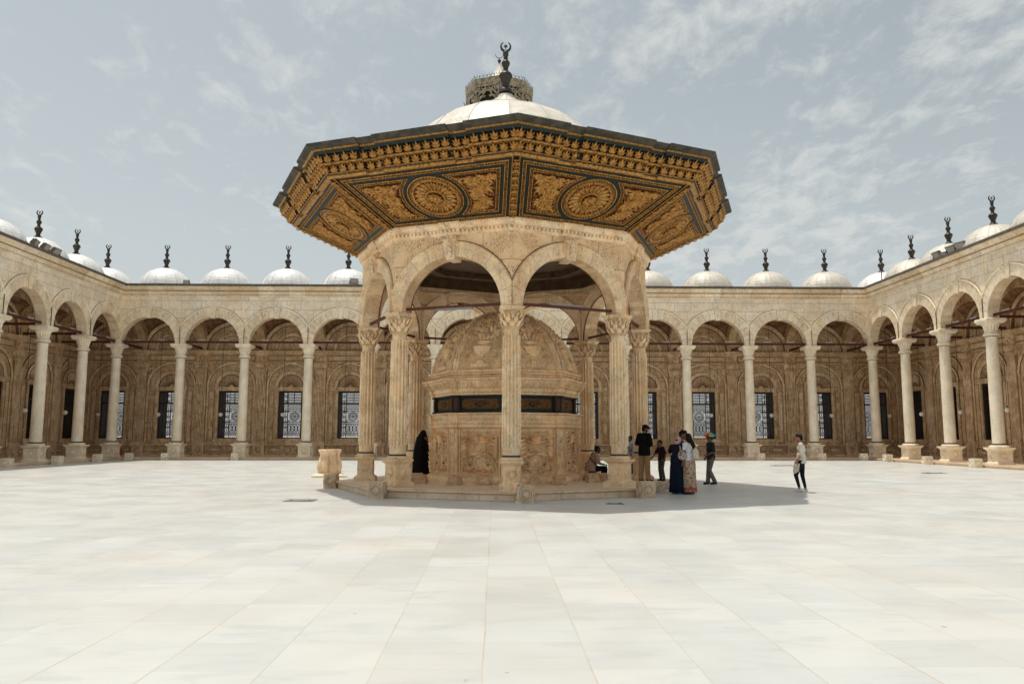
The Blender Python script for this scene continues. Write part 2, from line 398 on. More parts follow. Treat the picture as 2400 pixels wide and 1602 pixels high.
def rosette_face(b, M, s, mat=0):
    """raised ring and boss on a block face; local xy is the face, +z outwards"""
    b.ring(.002, s * .385, -.004, .003, 24, M, mat, tint=.0); b.ring(s * .30, s * .35, -.005, .024, 22, M, mat, tint=.85); b.ring(s * .20, s * .232, -.005, .018, 18, M, mat, tint=.8)  # flat disc tinted darkest: recess shade put into the colour so the rings read
    b.sphere((0, 0, 0), s * .16, 12, M, mat, .7, sc=(1, 1, .25), half=True)
FACES4 = [frame((0, 0, 0), (cos(a + pi / 2), sin(a + pi / 2), 0), (0, 0, 1), (cos(a), sin(a), 0)) for a in (0, pi / 2, pi, 3 * pi / 2)]
def mold(b, s, prof, M=None, mat=0):
    """square moulding, prof = [(halfwidth, z)...]"""
    vs = []; 
    for h, z in prof: vs += [(-h, -h, z), (h, -h, z), (h, h, z), (-h, h, z)]
    fs = [(4 * j + k, 4 * j + (k + 1) % 4, 4 * j + 4 + (k + 1) % 4, 4 * j + 4 + k) for j in range(len(prof) - 1) for k in range(4)]
    fs += [(3, 2, 1, 0), tuple(4 * (len(prof) - 1) + k for k in range(4))]
    return b.add(vs, fs, M, mat)
def gallery_column_meshes():
    b = MB(); b.lathe([(.30, 1.29), (.292, 1.34), (.288, 2.2), (.284, 3.6), (.272, 5.4), (.262, 6.36), (.275, 6.42), (.275, 6.45)], 28)
    sh = b.build('column', CLM)
    b = MB(); mold(b, 0, [(.44, .30), (.44, .36), (.43, .38), (.40, .41), (.375, .44), (.375, .94), (.40, .97), (.46, 1.03), (.49, 1.05), (.49, 1.11)])
    for F in FACES4: rosette_face(b, F @ Tr(0, .715, .375), .62)
    b.lathe([(.44, 1.11), (.45, 1.15), (.44, 1.19), (.36, 1.22)], 24)
    b.lathe([(.315, 1.215), (.318, 1.29)], 24, mat=1)
    pd = b.build('pedestal', [CLM, BRONZE])
    b = MB(); b.lathe([(.27, 6.42), (.28, 6.48)], 24, mat=1)
    b.lathe([(.31, 6.48), (.36, 6.52), (.37, 6.57), (.33, 6.62), (.29, 6.66), (.285, 6.72)], 24)
    b.lathe([(.285, 6.70), (.29, 6.75, 1), (.315, 6.88, 1), (.37, 7.02, 1), (.40, 7.06)], 60, fl=(15, .03), smooth=False)
    b.lathe([(.40, 7.05), (.42, 7.11)], 24)
    mold(b, 0, [(.42, 7.10), (.44, 7.14), (.48, 7.19), (.49, 7.21), (.49, 7.30), (.46, 7.34)])
    ca = b.build('capital', [CLM, BRONZE])
    pd.parent = sh; ca.parent = sh
    return sh
def arch_ring_profile(b, cx, cz, prof, y0, a0=0., a1=pi, n=28, lim=1.995, mat=0, sgn=-1, g=2, e=.03):
    """sweep prof [(r, proud)] round an arch in the xz plane; proud is towards -y (sgn)"""
    vs = []
    for i in range(n + 1):
        a = a0 + (a1 - a0) * i / n
        for r, d in prof:
            x = max(-lim, min(lim, r * cos(a))); vs.append((cx + x, y0 + sgn * d, cz + r * sin(a)))
    k = len(prof); fs = []; ms = []
    for i in range(n):
        for j in range(k - 1): fs.append((i * k + j, (i + 1) * k + j, (i + 1) * k + j + 1, i * k + j + 1)); ms.append(g if (g is not None and abs(prof[j][0] - prof[j + 1][0]) < 1e-4) else mat)
    if sgn < 0: fs = [tuple(reversed(f)) for f in fs]
    b.add(vs, fs, None, ms, .85)
    if g is not None:
        for r_ in (prof[0][0] - e, prof[-1][0]):
            vs = []
            for i in range(n + 1):
                a = a0 + (a1 - a0) * i / n
                for rr in (r_, r_ + e): vs.append((cx + max(-lim, min(lim, rr * cos(a))), y0 - .004, cz + rr * sin(a)))
            b.add(vs, [(2 * i, 2 * i + 2, 2 * i + 3, 2 * i + 1) for i in range(n)], None, g)
def arcade_bay(b, cx, r=1.71, top=10.38, T=.28, half=2.0, z0=SPR):
    """front wall of one bay with an arched opening: two faces and the soffit"""
    n = 28; P = [(cx + half, z0), (cx + r, z0)] + [(cx + r * cos(pi * i / n), z0 + r * sin(pi * i / n)) for i in range(1, n)] + [(cx - r, z0), (cx - half, z0)]
    for y, flip in ((-T, 0), (T, 1)):
        for i in range(len(P) - 1):
            (x0, za), (x1, zb) = P[i], P[i + 1]
            f = [(x0, y, za), (x0, y, top), (x1, y, top), (x1, y, zb)]
            b.add(f, [(0, 1, 2, 3) if not flip else (3, 2, 1, 0)][0:1], None, 0)
    for i in range(1, len(P) - 2):
        (x0, za), (x1, zb) = P[i], P[i + 1]
        b.add([(x0, -T, za), (x1, -T, zb), (x1, T, zb), (x0, T, za)], [(0, 1, 2, 3)], None, 1, rnd(.25, .6))
    for s in (-1, 1): b.box(min(cx + s * r, cx + s * half), max(cx + s * r, cx + s * half), -T + .001, T - .001, z0 - .001, z0 + .05, mat=0)
def voussoirs(b, cx, r0=1.70, r1=2.26, y=-.28, n=17, lim=1.99, z0=SPR, d=.035):
    for k in range(n):
        a0 = pi * k / n + .0045; a1 = pi * (k + 1) / n - .0045; t = rnd(.42, .66); mid = (k == n // 2)
        A0 = r0 - (.07 if mid else 0); A1 = r1 + (.06 if mid else 0); dd = .075 if mid else d; m = 4; vs = []
        for i in range(m + 1):
            a = a0 + (a1 - a0) * i / m
            for rr, yy in ((A0, y + .25 if mid else y), (A0, y - dd), (A1, y - dd), (A1, y)):
                vs.append((cx + max(-lim, min(lim, rr * cos(a))), yy, z0 + rr * sin(a)))
        fs = [tuple(reversed((i * 4 + q, (i + 1) * 4 + q, (i + 1) * 4 + q + 1, i * 4 + q + 1))) for i in range(m) for q in range(3)]
        fs += [(0, 1, 2, 3), (4 * m + 3, 4 * m + 2, 4 * m + 1, 4 * m)]
        b.add(vs, fs, None, 1, t)
    for a0, a1 in ((0, pi * (n // 2) / n - .02), (pi * (n // 2 + 1) / n + .02, pi)):
        arch_ring_profile(b, cx, z0, [(r1 - .02, .04), (r1, .07), (r1 + .05, .075), (r1 + .075, .03), (r1 + .075, 0)], y, a0, a1, 16, lim, 1)
    # joints are backed by a stained bed
    vs = []
    for i in range(33):
        a = pi * i / 32
        for rr in (r0 + .01, r1): vs.append((cx + max(-lim, min(lim, rr * cos(a))), y - .012, z0 + rr * sin(a)))
    b.add(vs, [(2 * i, 2 * i + 2, 2 * i + 3, 2 * i + 1) for i in range(32)], None, 2)
def rear_bay(b, cx, Y, dep=1.45, ztop=10.3, h=2.0):
    """rear wall of a bay: wall with window hole, niche arches, shell, dado, entablature"""
    wx = .80; z0, z1 = 1.43, 4.62
    b.box(cx - h, cx - wx, Y, Y + dep, .30, ztop, mat=0); b.box(cx + wx, cx + h, Y, Y + dep, .30, ztop, mat=0)
    b.box(cx - wx, cx + wx, Y, Y + dep, .30, z0, mat=0); b.box(cx - wx, cx + wx, Y, Y + dep, z1, ztop, mat=0)
    # window surround
    for s in (-1, 1):
        b.rbox(*sorted((cx + s * .80, cx + s * 1.0)), Y - .07, Y + .002, 1.43, 4.72, mat=1, tint=.5)
        b.box(*sorted((cx + s * .82, cx + s * .93)), Y - .10, Y - .068, 1.43, 4.66, mat=1, tint=.6)
    b.rbox(cx - 1.04, cx + 1.04, Y - .09, Y + .002, 4.622, 4.80, mat=1, tint=.6); b.rbox(cx - 1.10, cx + 1.10, Y - .14, Y + .002, 4.80, 4.88, mat=1, tint=.7)
    b.rbox(cx - 1.08, cx + 1.08, Y - .13, Y + .002, 1.18, 1.43, mat=1, tint=.6); b.rbox(cx - .98, cx + .98, Y - .09, Y + .002, 1.08, 1.178, mat=1)
    # arches above the window
    arch_ring_profile(b, cx, 4.88, [(.86, 0), (.86, .05), (.93, .08), (1.0, .05), (1.05, .07), (1.08, .07), (1.08, 0)], Y, 0, pi, 24, 9, 1)
    arch_ring_profile(b, cx, 4.90, [(1.50, 0), (1.50, .04), (1.57, .07), (1.63, .07), (1.63, 0)], Y, 0, pi, 30, 9, 1)
    for s in (-1, 1):
        b.rbox(*sorted((cx + s * 1.50, cx + s * 1.62)), Y - .04, Y + .002, 1.10, 4.90, mat=1)
        b.rbox(*sorted((cx + s * 1.14, cx + s * 1.40)), Y - .025, Y + .002, 1.25, 4.60, mat=1, tint=rnd(.3, .8))
    # shell: fan of ribs
    b.ring(.10, .86, 0, .006, 24, frame((cx, Y, 4.89), (1, 0, 0), (0, 0, 1), (0, -1, 0)), 2, 0, pi)
    for k in range(19):
        a0 = pi * k / 19 + .022; a1 = pi * (k + 1) / 19 - .022; am = (a0 + a1) / 2
        vs = [(cx + .22 * cos(am), Y - .012, 4.9 + .22 * sin(am)), (cx + .76 * cos(a1), Y - .01, 4.9 + .76 * sin(a1)), (cx + .80 * cos(am), Y - .075, 4.9 + .80 * sin(am)), (cx + .76 * cos(a0), Y - .01, 4.9 + .76 * sin(a0)), (cx + .4 * cos(am), Y - .045, 4.9 + .4 * sin(am))]
        b.add(vs, [(0, 1, 4), (1, 2, 4), (2, 3, 4), (3, 0, 4)], None, 1, .85)
    b.sphere((cx, Y, 4.89), .17, 14, None, 1, sc=(1, .5, 1))
    # spandrel roundels
    for s in (-1, 1): b.ring(.13, .20, 0, .03, 16, frame((cx + s * 1.42, Y, 6.28), (1, 0, 0), (0, 0, 1), (0, -1, 0)), 1)
    # dado with diamonds and a roundel
    b.rbox(cx - 1.62, cx + 1.62, Y - .10, Y + .002, .30, .42, mat=1); b.rbox(cx - 1.62, cx + 1.62, Y - .10, Y + .002, .98, 1.078, mat=1)
    for s in (-1, 1):
        c = V3((cx + s * .95, Y - .012, .70)); q = [(-.62, 0), (0, -.24), (.62, 0), (0, .24)]
        for i in range(4):
            p0 = c + V3((q[i][0], 0, q[i][1])); p1 = c + V3((q[(i + 1) % 4][0], 0, q[(i + 1) % 4][1])); b.tube([p0, p1], .022, 4, None, 1)
        b.rbox(c.x - .3, c.x + .3, Y - .03, Y + .002, .62, .78, mat=1, tp=(0, 0))
    b.ring(.14, .20, 0, .04, 18, frame((cx, Y, .70), (1, 0, 0), (0, 0, 1), (0, -1, 0)), 1); b.sphere((cx, Y, .70), .11, 12, None, 1, sc=(1, .4, 1))
    # entablature
    b.rbox(cx - h, cx + h, Y - .05, Y + .002, 6.50, 6.58, mat=1); b.rbox(cx - h, cx + h, Y - .03, Y + .002, 6.60, 6.64, mat=1, tint=.3)
    b.rbox(cx - 1.5, cx + 1.5, Y - .035, Y + .002, 6.70, 6.98, mat=1, tint=rnd(.3, .7))
    b.rbox(cx - h, cx + h, Y - .09, Y + .002, 7.04, 7.12, mat=1, tint=.4); b.rbox(cx - h, cx + h, Y - .17, Y + .002, 7.122, 7.24, mat=1, tint=.6); b.rbox(cx - h, cx + h, Y - .24, Y + .002, 7.242, 7.33, mat=1, tint=.6)
    # lunette: thrown arch against the wall and a faint inner one
    arch_ring_profile(b, cx, 7.33, [(1.72, 0), (1.72, .16), (1.96, .16), (1.96, 0)], Y, 0, pi, 24, 1.98, 1)
    arch_ring_profile(b, cx, 7.33, [(1.02, 0), (1.02, .03), (1.22, .03), (1.22, 0)], Y, 0, pi, 20, 9, 1)
def pilaster(b, cx, Y):
    b.rbox(cx - .46, cx + .46, Y - .20, Y + .002, .30, .42, mat=1); b.rbox(cx - .38, cx + .38, Y - .17, Y + .002, .421, .97, mat=1); b.rbox(cx - .44, cx + .44, Y - .22, Y + .002, .971, 1.10, mat=1)
    rosette_face(b, frame((cx, Y - .17, .70), (1, 0, 0), (0, 0, 1), (0, -1, 0)), .55, 1)
    b.rbox(cx - .40, cx + .40, Y - .19, Y + .002, 1.101, 1.20, mat=1); b.rbox(cx - .36, cx + .36, Y - .10, Y + .002, 1.201, 5.93, mat=1, tint=.0, e=.03)
    for k in range(7):
        x = cx - .29 + k * .58 / 6; b.box(x - .026, x + .026, Y - .135, Y - .099, 1.34, 5.80, mat=1, tint=.95)
    b.box(cx - .36, cx + .36, Y - .137, Y - .098, 1.201, 1.338, mat=1); b.box(cx - .36, cx + .36, Y - .137, Y - .098, 5.801, 5.93, mat=1)
    b.rbox(cx - .39, cx + .39, Y - .17, Y + .002, 5.931, 5.98, mat=1); b.box(cx - .36, cx + .36, Y - .13, Y + .002, 5.981, 6.20, mat=1, tp=(-.05, -.0))
    for k in range(5): b.leaf(frame((cx - .28 + .14 * k, Y - .13, 5.99), (1, 0, 0), (0, -.25, .97), (0, -.97, -.25)), .22, .15, .06, .6, 2, 1)
    b.rbox(cx - .43, cx + .43, Y - .22, Y + .002, 6.201, 6.30, mat=1); b.rbox(cx - .46, cx + .46, Y - .25, Y + .002, 6.302, 6.50, mat=1, tint=.6)
    b.box(cx - .36, cx + .36, Y - .13, Y + .002, 6.501, 7.04, mat=1); rosette_face(b, frame((cx, Y - .13, 6.80), (1, 0, 0), (0, 0, 1), (0, -1, 0)), .5, 1)
    b.rbox(cx - .44, cx + .44, Y - .20, Y + .002, 7.041, 7.14, mat=1); b.rbox(cx - .47, cx + .47, Y - .28, Y + .002, 7.142, 7.25, mat=1); b.rbox(cx - .50, cx + .50, Y - .34, Y + .002, 7.252, 7.345, mat=1)
def transverse(b, cx, y0, y1, w=.26, zt=10.0):
    """rib arch from the column (y0) to the rear wall (y1)"""
    c = (y0 + y1) / 2; r = (y1 - y0) / 2 - .22; n = 20; ro = (y1 - y0) / 2 + .02
    P = [(c - ro, SPR)] + [(c - r * cos(pi * i / n), SPR + r * sin(pi * i / n)) for i in range(n + 1)] + [(c + ro, SPR)]
    for x, fl in ((cx - w, 0), (cx + w, 1)):
        for i in range(len(P) - 1):
            (ya, za), (yb, zb) = P[i], P[i + 1]
            f = [(x, ya, za), (x, yb, zb), (x, yb, zt), (x, ya, zt)]
            b.add(f if fl else f[::-1], [(0, 1, 2, 3)], None, 0)
    for i in range(1, len(P) - 2):
        (ya, za), (yb, zb) = P[i], P[i + 1]
        b.add([(cx - w, ya, za), (cx - w, yb, zb), (cx + w, yb, zb), (cx + w, ya, za)], [(0, 1, 2, 3)], None, 1, rnd(.2, .6))
def vault_mesh(hx=1.78, hy=1.60):
    b = MB(); n = 18; Rr = sqrt(1.98 ** 2 + 1.86 ** 2) + .02; vs = []
    for j in range(n + 1):
        for i in range(n + 1):
            x = -1.98 + 3.96 * i / n; y = -1.60 + 3.46 * j / n; vs.append((x, y, SPR + sqrt(max(Rr * Rr - x * x - y * y, 0))))
    b.add(vs, [(j * (n + 1) + i, (j + 1) * (n + 1) + i, (j + 1) * (n + 1) + i + 1, j * (n + 1) + i + 1) for j in range(n) for i in range(n)], smooth=True)
    return b.build('vault', VAULT)
def dome_meshes():
    b = MB(); P = [(1.72, 10.9), (1.72, 11.12)] + [(1.70 * cos(pi / 2 * t), 11.10 + 1.50 * sin(pi / 2 * t)) for t in [i / 10 for i in range(11)]]
    n = 32; vs = [(max(r, .01) * cos(2 * pi * k / n), max(r, .01) * sin(2 * pi * k / n), z) for r, z in P for k in range(n)]
    for k in range(16):
        for j in range(len(P) - 1):
            if j == 0: t = rnd(.35, .65)
            fs = [(j * n + q, j * n + (q + 1) % n, (j + 1) * n + (q + 1) % n, (j + 1) * n + q) for q in (2 * k, 2 * k + 1)]
            b.add([vs[i] for f in fs for i in f], [(0, 1, 2, 3), (4, 5, 6, 7)], None, 0, t, True)
    for k in range(16):
        a = 2 * pi * k / 16 + .02; b.tube([((r + .002) * cos(a), (r + .002) * sin(a), z + .002) for r, z in P[1:-1]], .0075, 4, mat=1)
    for j in (): b.tube([((P[j][0] + .004) * cos(2 * pi * k / 32), (P[j][0] + .004) * sin(2 * pi * k / 32), P[j][1]) for k in range(32)], .0075, 4, mat=1, closed=True)
    d1 = b.build('dome', [LEADW, SEAM]); fn = finial_mb(1.72).build('finial', BRONZE); fn.parent = d1; fn.location = (0, 0, 12.54)
    return d1
def grille_window():
    """dark frame with transom near the room, panelled reveals, and the iron lattice on the outer face"""
    b = MB(); Y = 0
    for s in (-1, 1):
        b.box(*sorted((s * .70, s * .798)), .02, .14, 1.432, 4.60, mat=0)
        b.box(*sorted((s * .772, s * .799)), .141, 1.30, 1.432, 4.60, mat=1)
        for k in range(4):
            z = 1.55 + k * .76; b.box(*sorted((s * .755, s * .771)), .25, .60, z, z + .62, mat=0); b.box(*sorted((s * .755, s * .771)), .72, 1.12, z, z + .62, mat=0)
    b.box(-.699, .699, .02, .14, 4.50, 4.60, mat=0); b.box(-.699, .699, .02, .14, 3.72, 3.82, mat=0); b.box(-.699, .699, .02, .14, 1.432, 1.50, mat=0)
    for x in (-.24, .24): b.box(x - .018, x + .018, .04, .10, 3.821, 4.499, mat=0)
    b.box(-.77, .77, .141, 1.30, 1.432, 1.44, mat=1); b.box(-.77, .77, .141, 1.30, 4.58, 4.60, mat=1)
    fr = b.build('window', [DARKIRON, WOOD])
    g_ = MB(); y0, y1 = 1.20, 1.225
    F = frame((0, y1, 0), (1, 0, 0), (0, 0, 1), (0, -1, 0))
    def bar(x0, x1, z0, z1): g_.box(x0 - .003, x1 + .003, y0, y1, z0 - .003, z1 + .003)
    def ring_(cx, cz, r, w=.012, el=1, n=16): g_.ring(r - w * 1.2, r + w * 1.2, 0, .02, n, F @ Tr(cx, cz, 0) @ Sc(el, 1, 1))
    def diag(x0, z0, x1, z1, r=.011): g_.tube([(x0, y0, z0), (x1, y0, z1)], r, 4)
    zs = [1.45, 1.80, 2.42, 2.56, 3.32, 3.44, 3.72, 4.56]
    for z in zs: bar(-.77, .77, z - .014, z + .014)
    for x in (-.77, -.47, .47, .77): bar(x - .016, x + .016, 1.45, 4.56)
    for s in (-1, 1):
        for k in range(5):
            z = 1.98 + k * .36 + .03
            ring_(s * .62, z, .16, .013, .8); bar(s * .62 - .014, s * .62 + .014, z - .11, z + .11); bar(s * .62 - .14, s * .62 + .14, z + .17, z + .19)
            for q in (-1, 1): ring_(s * .62 + q * .12, z + .18, .03, .008, 1, 8)
        ring_(s * .62, 1.625, .13); 
        for k in range(8): a = pi * k / 4; diag(s * .62, 1.625, s * .62 + .14 * cos(a), 1.625 + .14 * sin(a), .012)
        for z in (3.95, 4.33): ring_(s * .62, z, .13); ring_(s * .62, z, .06); diag(s * .75, z - .17, s * .49, z + .17); diag(s * .49, z - .17, s * .75, z + .17)
    c = 2.94
    for r_, w_ in ((.335, .014), (.27, .009), (.20, .009), (.12, .009), (.05, .02)): ring_(0, c, r_, w_, 1, 28)
    for k in range(16):
        a = 2 * pi * k / 16; diag(.06 * cos(a), c + .06 * sin(a), .33 * cos(a + .2), c + .33 * sin(a + .2), .007); diag(.2 * cos(a), c + .2 * sin(a), .33 * cos(a - .2), c + .33 * sin(a - .2), .007)
        ring_(.235 * cos(a), c + .235 * sin(a), .035, .007, 1, 8)
    for sx in (-1, 1):
        for sz in (-1, 1): ring_(sx * .38, c + sz * .31, .06, .011, 1, 10); diag(sx * .47, c + sz * .38, sx * .27, c + sz * .2, .01)
    for z in (2.49, 3.38):
        for k in range(13): bar(-.42 + k * .07 - .007, -.42 + k * .07 + .007, z - .06, z + .06)
    for k in range(4):
        x = -.353 + k * .235; ring_(x, 3.58, .10, .012, 1, 14); ring_(x, 3.58, .04, .01, 1, 8); ring_(x, 1.625, .115, .012, 1, 12); diag(x - .11, 1.48, x + .11, 1.77); diag(x + .11, 1.48, x - .11, 1.77)
        ring_(x, 1.625, .055, .01, 1, 8); ring_(x, 2.11, .16, .013, .58); ring_(x, 2.11, .03, .014, 1, 8); ring_(x, 1.87, .05, .012, 1.4, 8); ring_(x, 2.36, .05, .012, 1.4, 8)
    for k in range(5):
        x = -.47 + k * .235; g_.add([(x - .05, y0, 1.93), (x + .05, y0, 1.93), (x + .015, y0, 2.11), (x + .05, y0, 2.30), (x - .05, y0, 2.30), (x - .015, y0, 2.11)], [(0, 1, 2, 3, 4, 5)])
    for k in range(6):
        x = -.39 + k * .157
        for z in (3.86, 4.05, 4.23, 4.42): ring_(x, z, .07, .011, 1, 10); ring_(x, z, .026, .01, 1, 6)
    gr = g_.build('grille', DARKIRON); gr.parent = fr
    return fr

WING_LABEL = {}
def wing(name_label, loc, rz, k0, k1, corner_lo, corner_hi, cols, domes):
    """gallery wing: bays k0..k1-1 (bay centre at 4k+2), local x along, +y into the gallery"""
    w = thing('arcade', name_label, 'arcade', loc, rz)
    x0, x1 = 4 * k0, 4 * k1; D = 3.7
    # front wall
    b = MB()
    for k in range(k0, k1):
        arcade_bay(b, 4 * k + 2); voussoirs(b, 4 * k + 2)
    b.build('arch_wall', [FAC, FTR, GRIMEF], w)
    # cornice with a dark flashing
    b = MB(); P = [(-.28, 10.36), (-.33, 10.38), (-.33, 10.44), (-.36, 10.46), (-.36, 10.52), (-.42, 10.60), (-.46, 10.64), (-.46, 10.72), (-.55, 10.80), (-.62, 10.88), (-.63, 10.95), (.28, 10.95), (.28, 10.36)]
    e0 = (0 if corner_lo else 0); n = len(P); vs = []
    segs = max(2, int((x1 - x0) / .97)); 
    for s_ in range(segs):
        xa = x0 + (x1 - x0) * s_ / segs; xb = x0 + (x1 - x0) * (s_ + 1) / segs - .006; t = rnd(.2, .8)
        def cl(x, y, end): # mitre at the inner corners
            if corner_lo and s_ == 0 and not end: return x0 - y * (1 if corner_lo == 1 else 0) if y < 0 else x
            if corner_hi and s_ == segs - 1 and end: return x1 + y if y < 0 else x1
            return x
        vs = [(cl(xa, y, 0), y, z) for y, z in P] + [(cl(xb, y, 1), y, z) for y, z in P]
        b.add(vs, [(i, i + 1, n + i + 1, n + i)[::-1] for i in range(n - 1)] + [tuple(range(n)), tuple(reversed(range(n, 2 * n)))], None, [1 if i in (2, 6) else 0 for i in range(n - 1)] + [0, 0], t)
    b.box(x0 + .62, x1 - .62, -.345, -.32, 10.445, 10.458, mat=1) if False else None; b.build('cornice', [FTR, GRIMEF], w)
    b = MB(); a0 = x0 + (.66 if corner_lo == 1 else 0); a1 = x1 - (.66 if corner_hi == 1 else 0)
    b.add([(a0, -.66, 10.952), (a1, -.66, 10.952), (a1, -.66, 11.10), (a0, -.66, 11.10), (a0 - (.94 if corner_lo == 1 else 0), .3, 11.12), (a1 + (.94 if corner_hi == 1 else 0), .3, 11.12), (a0, -.5, 10.952), (a1, -.5, 10.952)],
          [(0, 1, 2, 3), (3, 2, 5, 4), (6, 7, 1, 0)])
    b.build('roof_edge', LEADT, w)
    # roof slab over the gallery
    b = MB(); xa = x0 - (D + 1.4 if corner_lo == 2 else 0); xb = x1 + (D + 1.4 if corner_hi == 2 else 0)
    b.box(xa, xb, .281, D + 1.45, 10.45, 10.9); b.build('roof', LEADC, w)
    # rear wall with its bays
    b = MB(); ks = list(range(k0, k1))
    for k in ks: rear_bay(b, 4 * k + 2, D)
    extra = []
    if corner_lo: extra.append(x0 - 1.85)
    if corner_hi: extra.append(x1 + 1.85)
    for c in extra:
        rear_bay(b, c, D, h=1.85 if corner_lo == 2 else 1.84)
        if corner_lo == 2: b.box(*sorted((c + (1.86 if c > 0 else -1.86), c + (3.3 if c > 0 else -3.3))), D + .02, D + 1.45, .30, 10.3)
    for k in range(k0, k1 + 1):
        pilaster(b, 4 * k, D - .003)
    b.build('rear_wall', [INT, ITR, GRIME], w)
    for k in range(k0, k1 + 1):
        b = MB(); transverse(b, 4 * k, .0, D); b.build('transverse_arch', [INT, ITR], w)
    # raised floor with a rounded nosing
    b = MB(); e = .78; xa = x0 - (D if corner_lo == 2 else 0) + (e if corner_lo == 1 else 0); xb = x1 + (D if corner_hi == 2 else 0) - (e if corner_hi == 1 else 0)
    fx0 = x0 + e if corner_lo == 2 else xa; fx1 = x1 - e if corner_hi == 2 else xb
    b.box(fx0, fx1, -e, 0, -.02, .30, mat=0); b.box(xa, xb, .0, D, -.02, .30, mat=0)
    b.box(fx0, fx1, -e - .03, -e + .01, .22, .298, mat=0); b.build('raised_floor', PLM, w)
    # columns, windows, domes, vaults: one mesh of each, copied
    for k in cols:
        copy_part(PROTO['column'], w, (4 * k, 0, 0), R(90 * random.randrange(4)))
    for k in ks:
        copy_part(PROTO['window'], w, (4 * k + 2, D, 0))
        copy_part(PROTO['vault'], w, (4 * k + 2, 1.86, 0))
    for c in extra: copy_part(PROTO['window'], w, (c, D, 0))
    for k in domes: copy_part(PROTO['dome'], w, (4 * k + 2, 1.86, 0), -rz)
    # tie beams, along and across
    for k in ks:
        b = MB(); b.box(4 * k + .2, 4 * k + 3.8, -.05, .05, 7.42, 7.445); b.box(4 * k + .2, 4 * k + 3.8, -.05, .05, 7.525, 7.55); b.box(4 * k + .2, 4 * k + 3.8, -.012, .012, 7.446, 7.524)
        b.build('tie_beam', IRON, w)
    for k in range(k0, k1 + 1):
        b = MB(); b.box(4 * k - .05, 4 * k + .05, .3, D - .02, 7.40, 7.425); b.box(4 * k - .012, 4 * k + .012, .3, D - .02, 7.426, 7.50); b.box(4 * k - .05, 4 * k + .05, .3, D - .02, 7.501, 7.526)
        b.build('tie_beam', IRON, w)
    return w
PROTO['column'] = gallery_column_meshes(); PROTO['window'] = grille_window(); PROTO['vault'] = vault_mesh(); PROTO['dome'] = dome_meshes()
for k in range(3): pass
BACK = wing('long far arcade across the back of the courtyard, facing the camera, behind the domed pavilion', (0, CY, 0), 0, -6, 6, 2, 2, range(-6, 7), range(-6, 6))
LEFT = wing('left arcade running towards the camera with its curb strip in shade', (-24, CY, 0), R(90), -6, 0, 0, 1, range(-6, 0), range(-6, 0))
RIGHT = wing('right arcade running towards the camera with sunlit archivolt edges', (24, CY, 0), R(-90), 0, 6, 1, 0, range(1, 7), range(0, 6))
for o in ('column', 'window', 'vault', 'dome'):
    p = PROTO[o]
    for c in list(p.children): bpy.data.objects.remove(c)
    bpy.data.objects.remove(p)
# corner domes and vaults belong to the far wing
for W_ in (BACK, RIGHT):
    for o in W_.children:
        if o.name.startswith('dome') and (W_ is RIGHT or o.location.x > 0): o.material_slots[0].link = 'OBJECT'; o.material_slots[0].material = LEADC
def corner_parts():
    d = [o for o in BACK.children if o.name.startswith('dome')][0]; v = [o for o in BACK.children if o.name.startswith('vault')][0]
    for s in (-1, 1): copy_part(d, BACK, (s * 25.86, 1.86, 0)); copy_part(v, BACK, (s * 25.86, 1.86, 0))
corner_parts()

# ---------------------------------------------------------------- lamps hanging in the gallery
def hanging_lamp(x, y, label, dx=0):
    t = thing('hanging_lamp', label, 'lamp', (x, y, 2.98), 0, 'globe lamps hanging in the arcade')
    if 'lamp' not in PROTO:
        b = MB(); b.sphere((0, 0, 0), .135, 20); a = b.build('globe', GLOBE, t, True)
        b = MB(); b.tube([(0, 0, .13), (0, 0, 7.0)], .012, 5); b.lathe([(.05, .12), (.055, .15), (.03, .20), (.012, .22)], 12); c = b.build('cord', DARKIRON, t)
        PROTO['lamp'] = (a, c)
    else:
        for q in PROTO['lamp']: copy_part(q, t)
names = ['globe lamp in the leftmost far arch beside the left corner', 'globe lamp in the second far arch from the left', 'globe lamp in the third far arch from the left, before a lit window', 'globe lamp in the far arch nearest left of the pavilion',
         'globe lamp in a far arch hidden partly by the left pavilion columns', 'globe lamp behind the left half of the basin', 'globe lamp behind the right half of the basin', 'globe lamp in a far arch just behind the right pavilion columns',
         'globe lamp in the far arch right of the pavilion behind the man in cap', 'globe lamp above the man with the umbrella hat', 'globe lamp in the far arch right of the umbrella hat', 'globe lamp in the rightmost far arch before the corner']
for k in range(-6, 6):
    if k in (-2, -1, 0): continue
    hanging_lamp(4 * k + 2, CY + 1.86, names[k + 6])
LN = ['nearest the corner', 'second from the corner', 'third from the corner', 'fourth from the corner']
for k in range(3): hanging_lamp(-25.86, CY - 4 * k - 2, 'white globe lamp in the left arcade, %s' % LN[k]); hanging_lamp(25.86, CY - 4 * k - 2, 'white globe lamp in the right arcade, %s' % LN[k])
hanging_lamp(25.86, CY - 14, 'white globe lamp in the right arcade, ' + LN[3])
hanging_lamp(25.86, CY + 1.86, 'white globe lamp in the right corner bay'); hanging_lamp(-25.86, CY + 1.86, 'yellowish globe lamp in the dark left corner bay')
